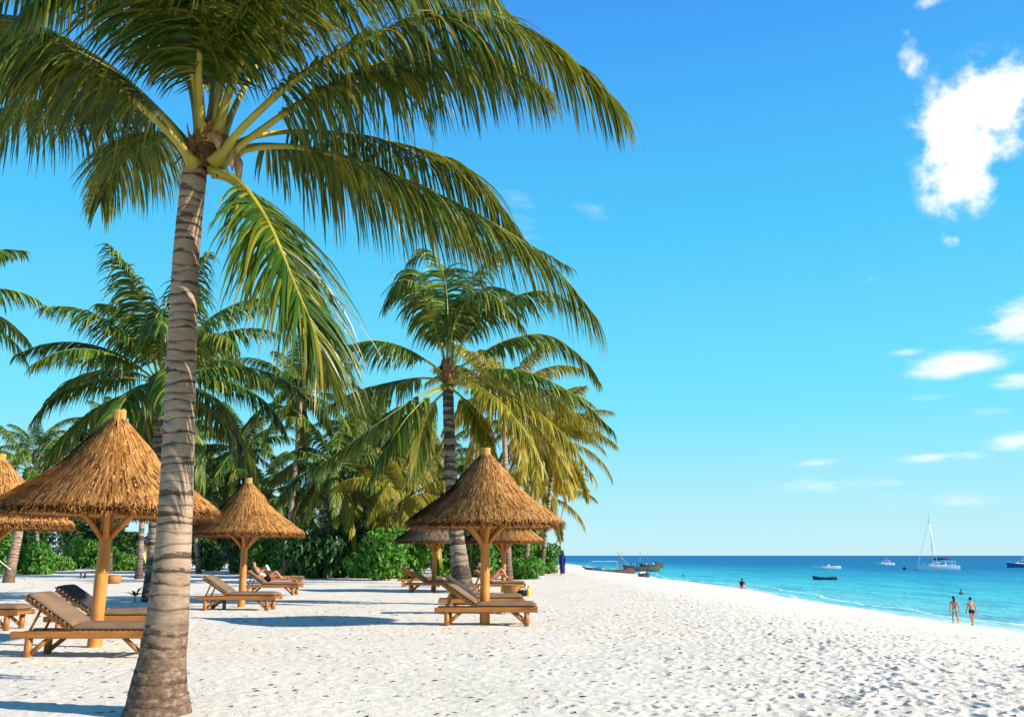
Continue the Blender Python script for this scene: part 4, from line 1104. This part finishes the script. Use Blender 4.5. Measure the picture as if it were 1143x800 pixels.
# catamaran
c = boat('catamaran', 1046, 636, R(168), 'white sailing catamaran with tall bare mast anchored offshore', 1.0)
for y in (-2.6, 2.6):
    h_ = link('hull', hull_mesh(12.2, 1.5, 1.35, [M['boat_white'], M['boat_white']], .12, .95, .75, deck=.02), c); h_.location = (0, y, 0)
mb = MB(); mb.box(V3(-1.2, 0, 1.25), (7.4, 5.0, .35), bev=.06); mb.build('bridge_deck', M['boat_white'], c)
mb = MB(); mb.add([(-2.6, -2.1, 1.43), (2.3, -1.7, 1.43), (2.3, 1.7, 1.43), (-2.6, 2.1, 1.43), (-2.4, -1.8, 2.45), (1.0, -1.3, 2.3), (1.0, 1.3, 2.3), (-2.4, 1.8, 2.45)], [(0, 1, 5, 4), (1, 2, 6, 5), (2, 3, 7, 6), (3, 0, 4, 7), (4, 5, 6, 7)])
cb = mb.build('cabin', M['boat_white'], c)
for sg in (-1, 1):
    mb = MB(); mb.add([(-2.1, 2.06*sg, 1.8), (1.5, 1.72*sg, 1.8), (.9, 1.5*sg, 2.15), (-2.1, 1.95*sg, 2.2)], [(0, 1, 2, 3)]); mb.build('window', M['boat_glass'], cb)
mb = MB(); mb.box(V3(-3.6, 0, 2.75), (3.2, 3.8, .1), bev=.03)
for x in (-5.0, -2.3):
    for y in (-1.7, 1.7): bar(mb, (x, y, 1.4), (x, y, 2.72), .05)
mb.build('bimini', M['boat_white'], c)
mb = MB(); mb.tube([(.9, 0, 2.2), (.9, 0, 9), (.85, 0, 17.5)], [.13, .12, .08], 10); ms = mb.build('mast', M['alu'], c, True)
mb = MB()
for y in (-2.5, 2.5): bar(mb, (.3, y, 1.4), (.87, 0, 15.5), .025)
bar(mb, (5.6, 0, 1.4), (.88, 0, 16.0), .06); bar(mb, (.9, -.9, 9.5), (.9, .9, 9.5), .03)
mb.build('rigging', M['alu'], c)
mb = MB(); mb.tube([(.7, 0, 3.4), (-2, 0, 3.5), (-5.2, 0, 3.6)], [.28, .33, .2], 10); mb.build('furled_sail', M['boat_dark'], c, True)
mb = MB(); mb.box(V3(4.6, 0, 1.25), (.18, 5.2, .18)); bar(mb, (5.6, -2.6, 1.45), (5.6, 2.6, 1.45), .05); mb.build('bow_beam', M['alu'], c)
mb = MB()
for y in (-3.2, 3.2):
    for k in range(7): bar(mb, (-5+k*1.6, y, 1.35), (-5+k*1.6, y, 2.0), .02, 5)
    bar(mb, (-5, y, 2.0), (4.6, y, 2.0), .02, 5)
mb.build('guard_rail', M['alu'], c)
# cabin cruisers
def cruiser(px, py, rz, label, sc, hullm):
    c = boat('motorboat', px, py, rz, label, sc)
    link('hull', hull_mesh(9.5, 3.0, 1.25, [M[hullm], M['boat_white']], .22, .95, .85, deck=.04), c)
    mb = MB(); mb.add([(-2.6, -1.1, 1.2), (2.6, -.9, 1.3), (2.6, .9, 1.3), (-2.6, 1.1, 1.2), (-2.4, -1.0, 2.3), (.8, -.85, 2.3), (.8, .85, 2.3), (-2.4, 1.0, 2.3)], [(0, 1, 5, 4), (1, 2, 6, 5), (2, 3, 7, 6), (3, 0, 4, 7), (4, 5, 6, 7)])
    cb = mb.build('cabin', M['boat_white'], c)
    for sg in (-1, 1):
        mb = MB(); mb.add([(-2.2, 1.10*sg, 1.65), (1.6, .96*sg, 1.65), (.7, .92*sg, 2.1), (-2.2, 1.06*sg, 2.1)], [(0, 1, 2, 3)]); mb.build('window', M['boat_glass'], cb)
    mb = MB(); mb.add([(2.3, -.8, 1.5), (2.3, .8, 1.5), (1.0, .75, 2.2), (1.0, -.75, 2.2)], [(0, 1, 2, 3)]); w_ = mb.build('windscreen', M['boat_glass'], cb); w_.location.x = .06; w_.location.z = .04
    mb = MB(); mb.box(V3(-1.2, 0, 3.0), (3.0, 2.2, .08), bev=.02)
    for x in (-2.5, .1):
        for y in (-1.0, 1.0): bar(mb, (x, y, 2.25), (x, y, 3.0), .04)
    mb.build('sun_roof', M['boat_white'], c)
    mb = MB(); bar(mb, (-.8, 0, 3.0), (-1.0, 0, 5.6), .035); mb.build('antenna', M['alu'], c)
    mb = MB()
    for k in range(5): bar(mb, (1.5+k*.75, 1.2-k*.22, 1.35), (1.5+k*.75, 1.2-k*.22, 1.95), .02, 5); bar(mb, (1.5+k*.75, -1.2+k*.22, 1.35), (1.5+k*.75, -1.2+k*.22, 1.95), .02, 5)
    bar(mb, (1.5, 1.2, 1.95), (4.5, .3, 2.0), .02, 5); bar(mb, (1.5, -1.2, 1.95), (4.5, -.3, 2.0), .02, 5); mb.build('bow_rail', M['alu'], c)
    return c
cruiser(988, 631, R(175), 'small white cabin motorboat far out between the speedboat and catamaran', .85, 'boat_white')
cruiser(1141, 633, R(172), 'motorboat with blue hull cut off by the edge of the view', 1.15, 'boat_blue')
# speedboat
c = boat('speedboat', 923, 635, R(174), 'long low white speedboat with grey outboard anchored offshore', 1.0)
link('hull', hull_mesh(9.0, 2.2, .95, [M['boat_white'], M['boat_int']], .3, .95, .85, deck=.18), c)
mb = MB(); mb.box(V3(-.6, 0, 1.1), (.9, .8, .8), bev=.08); mb.build('console', M['boat_white'], c)
mb = MB(); mb.add([(-.1, -.4, 1.5), (-.1, .4, 1.5), (-.35, .35, 1.95), (-.35, -.35, 1.95)], [(0, 1, 2, 3)]); mb.build('windscreen', M['boat_glass'], c)
mb = MB(); mb.box(V3(-4.6, 0, 1.0), (.5, .5, .9), bev=.1); mb.build('outboard_motor', M['boat_dark'], c)
for x in (-2.4, 1.2):
    mb = MB(); mb.box(V3(x, 0, .95), (.5, 1.7, .25), bev=.05); mb.build('bench', M['boat_white'], c)
# dinghy
c = boat('dinghy', 921, 647, R(172), 'small dark wooden dinghy with white stern floating closest to the beach', 1.0)
link('hull', hull_mesh(4.4, 1.3, .5, [M['boat_dark'], M['boat_int']], .45, .95, .6, deck=.15, keel=.2), c)
for x in (-1.0, .4):
    mb = MB(); mb.box(V3(x, 0, .46), (.25, 1.15, .05)); mb.build('bench', M['boat_int'], c)
mb = MB(); mb.box(V3(-2.05, 0, .5), (.3, .8, .3), bev=.04); mb.build('stern_board', M['boat_white'], c)
# wooden boats on the shore
c = boat('dhow', 681, 641.5, R(176), 'wooden boat with flat white awning moored at the beach', 1.0)
link('hull', hull_mesh(11.5, 2.6, 1.2, [M['boat_wood'], M['boat_int']], .35, .95, .5, deck=.3), c)
mb = MB()
mb.box(V3(1.2, 0, 3.15), (6.0, 2.5, .09), bev=.02); mb.build('awning', M['boat_shade'], c)
for x in (-1.6, 1.2, 4.0):
    for y in (-1.05, 1.05):
        mb = MB(); bar(mb, (x, y, .9), (x, y, 3.1), .05); mb.build('awning_pole', M['mast_wood'], c)
mb = MB(); mb.tube([(-2.4, 0, .8), (-2.6, 0, 3.2), (-3.0, 0, 5.6)], [.11, .09, .04], 8); mb.build('mast', M['mast_wood'], c, True)
mb = MB(); mb.tube([(-4.4, .3, 2.1), (-2.8, .2, 4.1), (-1.6, .1, 5.4)], [.05, .09, .04], 7); mb.build('yard', M['mast_wood'], c, True)
for x in (-1, .8, 2.6):
    mb = MB(); mb.box(V3(x, 0, 1.15), (.4, 2.1, .1)); mb.build('bench', M['boat_int'], c)
mb = MB(); mb.box(V3(-4.3, 0, 1.25), (1.4, 1.7, .7), bev=.1); mb.build('cargo', M['red'], c)
c2_ = boat('dhow', 716, 637.5, R(184), 'dark wooden boat crowded with passengers behind the awning boat', 1.0)
link('hull', hull_mesh(10.5, 2.6, 1.3, [M['boat_wood'], M['boat_int']], .4, .95, .5, deck=.45), c2_)
mb = MB(); mb.tube([(.6, 0, .8), (.4, 0, 3.6), (0, 0, 6.0)], [.11, .09, .04], 8); mb.build('mast', M['mast_wood'], c2_, True)
for x in (-2.5, -.5, 1.6):
    mb = MB(); mb.box(V3(x, 0, 1.1), (.4, 2.1, .1)); mb.build('bench', M['boat_int'], c2_)
c3 = boat('rowing_boat', 718, 645.5, R(100), 'small pale boat with dark bottom drawn up at the edge of the sand', 1.0)
link('hull', hull_mesh(4.6, 1.8, .95, [M['boat_wood'], M['boat_white']], .3, .9, .7, deck=.05), c3)
mb = MB(); mb.box(V3(.6, 0, 1.1), (1.4, 1.2, .5), bev=.08); mb.build('cover', M['boat_white'], c3)
mb = MB(); mb.box(V3(-2.2, 0, .9), (.35, .4, .8), bev=.06); mb.build('outboard_motor', M['boat_dark'], c3)
c4 = boat('dhow', 727, 633.5, R(187), 'dark high sided wooden boat moored farthest out behind the crowded one', 1.0)
link('hull', hull_mesh(9.0, 2.6, 1.15, [M['boat_wood'], M['boat_int']], .5, .9, .7, deck=.2), c4)
mb = MB(); mb.box(V3(-2.6, 0, 1.9), (1.8, 1.7, .8), bev=.08); mb.build('deckhouse', M['boat_wood'], c4)
mb = MB(); mb.tube([(1.2, 0, 1), (1.2, 0, 5.2)], [.1, .05], 8); mb.build('mast', M['mast_wood'], c4, True)
c5 = boat('rowing_boat', 661, 636, R(176), 'low blue rowing boat showing over the crest of the sand', 1.0)
link('hull', hull_mesh(6.0, 1.6, .8, [M['boat_blue'], M['boat_int']], .4, .95, .6, deck=.2), c5)
mb = MB(); mb.tube([(.8, 0, .4), (.7, 0, 3.0)], [.05, .03], 6); mb.build('mast', M['mast_wood'], c5, True)
mb = MB(); mb.box(V3(-1.2, 0, .85), (.3, 1.3, .08)); mb.build('bench', M['boat_int'], c5)
# passengers
cl = ['white_cloth', 'red', 'mint', 'pink', 'navy', 'white_cloth', 'black']
for k, (x, y) in enumerate(((-3.4, .3), (-2.6, -.5), (-1.4, .4), (-.6, -.3), (1.2, .4), (2.2, -.4), (3.1, .2))):
    j = stand_joints(.05, .06)
    w_ = Matrix.Rotation(c2_.rotation_euler.z, 4, 'Z') @ V3(x, y, .85)
    person(c2_.location+w_, k*1.7, ['passenger in white shirt at the stern of the crowded boat', 'passenger in red shirt standing in the crowded boat', 'passenger in mint shirt standing in the crowded boat', 'passenger in pink shirt standing in the crowded boat', 'passenger in navy shirt beside the mast of the crowded boat', 'passenger in white shirt ahead of the mast on the crowded boat', 'passenger in black shirt at the bow of the crowded boat'][k], j, 'skin_brown', False, 'short', [('shirt', cl[k], shirt(j)), ('shorts', 'navy', shorts(j, .9))], 1.0, 'passengers on the crowded boat')
# mooring buoy
b = gnd(1010, 635.5, SEA); mb = MB(); mb.blob((0, 0, .3), (.6, .6, .6), 14); mb.tube([(0, 0, .8), (0, 0, 1.2)], .08, 6)
tagged(mb, 'buoy', M['boat_dark'], b, 'dark round mooring buoy floating beside the catamaran', 'buoy')

# ------------------------------------------------------------------ light and sky
SUN_EL, SUN_DIR = R(27), Vector((1.0, -.32, 0)).normalized()
sd = Vector((SUN_DIR.x*math.cos(SUN_EL), SUN_DIR.y*math.cos(SUN_EL), math.sin(SUN_EL)))
sl = bpy.data.lights.new('sun', 'SUN'); sl.energy = 5.0; sl.angle = R(.5); sl.color = (1.0, .92, .80)
so = bpy.data.objects.new('sun', sl); COL.objects.link(so); so.rotation_euler = sd.to_track_quat('Z', 'Y').to_euler(); so.location = (60, 0, 40)
w = bpy.data.worlds.new('World'); S.world = w; w.use_nodes = True
t = NT('sky', w)
sky = t.n('ShaderNodeTexSky', sky_type='NISHITA'); sky.sun_disc = False; sky.sun_elevation = SUN_EL
sky.sun_rotation = math.atan2(SUN_DIR.x, SUN_DIR.y); sky.air_density = 1.0; sky.dust_density = .3; sky.ozone_density = 3.0; sky.altitude = 0
gen = t.n('ShaderNodeTexCoord').outputs['Generated']
v = t.n('ShaderNodeSeparateXYZ', {0: gen}).outputs
az = t.math('ARCTAN2', v[0], v[1]); el = t.math('ARCSINE', v[2])
D = 180/math.pi
az = t.math('MULTIPLY', az, D); el = t.math('MULTIPLY', el, D)
cv = t.n('ShaderNodeCombineXYZ', {0: az, 1: el, 2: 0.0}).outputs[0]
nz = t.noise(cv, .42, 7, .6)
nz2 = t.noise(t.scaled(cv, (.16, .55, 1)), 1.0, 9, .62)
wx = t.math('MULTIPLY', t.math('SUBTRACT', t.noise(cv, .8, 4, .6), .5), 1.6)
def azel(px, py):
    d = ray(px, py).normalized(); return math.degrees(math.atan2(d.x, d.y)), math.degrees(math.asin(d.z))
CL = [  # px, py, rx, ry, rot, strength, streaky
    (1108, 110, 42, 40, 0, 1.0, 0), (1075, 150, 46, 52, 0, 1.15, 0), (1070, 195, 36, 44, 0, 1.0, 0), (1140, 95, 36, 24, 0, .8, 0), (1060, 262, 12, 16, 0, .45, 0),
    (1018, 70, 15, 20, 0, .42, 0), (1045, 92, 13, 12, 0, .42, 0), (1008, 35, 10, 10, 0, .32, 0), (1040, 2, 26, 8, 0, .4, 0), (1018, 45, 13, 10, 0, .3, 0),
    (1136, 360, 42, 20, 12, .85, 1), (1070, 403, 46, 14, 5, .9, 1), (1132, 427, 26, 8, 0, .75, 1), (1015, 391, 26, 6, 3, .5, 1), (1092, 385, 20, 6, 3, .5, 1), (1132, 493, 34, 9, 3, .65, 1),
    (1048, 511, 44, 6, 2, .55, 1), (912, 516, 34, 6, 2, .45, 1), (900, 543, 70, 12, 0, .36, 1), (1000, 535, 60, 10, 0, .3, 1), (1040, 443, 26, 5, 0, .4, 1), (1100, 460, 26, 8, 0, .3, 1), (1060, 560, 130, 16, 0, .25, 1),
    (975, 313, 14, 6, 15, .3, 1), (920, 322, 9, 5, 0, .25, 1), (655, 230, 40, 14, -30, .22, 1), (580, 240, 40, 30, -40, .28, 1)]
acc0 = acc1 = None
for (px, py, rx, ry, rot, st_, k) in CL:
    a0, e0 = azel(px, py); s_ = math.degrees(1/FPX)*.93
    dx = t.math('SUBTRACT', t.math('ADD', az, wx), a0); dy = t.math('SUBTRACT', el, e0)
    c_, n_ = math.cos(R(rot)), math.sin(R(rot))
    u = t.math('DIVIDE', t.math('ADD', t.math('MULTIPLY', dx, c_), t.math('MULTIPLY', dy, n_)), rx*s_)
    q = t.math('DIVIDE', t.math('SUBTRACT', t.math('MULTIPLY', dy, c_), t.math('MULTIPLY', dx, n_)), ry*s_)
    r2 = t.math('ADD', t.math('MULTIPLY', u, u), t.math('MULTIPLY', q, q))
    g = t.math('MULTIPLY', t.math('EXPONENT', t.math('MULTIPLY', r2, -.9)), st_)
    if k: acc1 = g if acc1 is None else t.math('MAXIMUM', acc1, g)
    else: acc0 = g if acc0 is None else t.math('MAXIMUM', acc0, g)
def cover(acc, n_, amp):
    return t.math('ADD', acc, t.math('MULTIPLY', t.math('SUBTRACT', n_, .5), t.math('MULTIPLY', t.math('MINIMUM', t.math('MULTIPLY', acc, 2.2), 1.0), amp)))
m0 = t.smooth(cover(acc0, nz, 2.7), .14, .95); m1 = t.math('MULTIPLY', t.smooth(cover(acc1, nz2, 2.4), .12, .95), .92)
mk = t.math('MAXIMUM', m0, m1)
EV = 1.68
def lin(r, g, b): return tuple((x/255/12.92 if x < 11 else ((x/255+.055)/1.055)**2.4)/EV for x in (r, g, b))
air = t.ramp(t.math('DIVIDE', t.math('MAXIMUM', el, 0.0), 90.0), [(0.0, lin(200, 240, 252)), (.03, lin(176, 238, 253)), (.10, lin(116, 231, 255)), (.22, lin(78, 203, 255)), (.36, lin(64, 164, 253)), (.55, lin(42, 96, 175)), (1.0, lin(30, 58, 105))])
skb = t.mix(1.0, sky.outputs[0], (.12, .12, .12), 'MULTIPLY')
skc = t.mix(.92, skb, air)
final = t.mix(mk, skc, (.70, .71, .72))
bg = t.n('ShaderNodeBackground', {0: final, 1: 1.0})
t.n('ShaderNodeOutputWorld', {0: bg.outputs[0]})

vs_ = S.view_settings; vs_.view_transform = 'Standard'; vs_.look = 'None'; vs_.exposure = .75; vs_.gamma = 1.0; vs_.use_curve_mapping = False
S.cycles.max_bounces = 6; S.cycles.diffuse_bounces = 3; S.cycles.glossy_bounces = 2; S.cycles.transmission_bounces = 4; S.cycles.transparent_max_bounces = 4
S.cycles.use_denoising = True
try: S.cycles.denoiser = 'OPENIMAGEDENOISE'
except Exception: pass
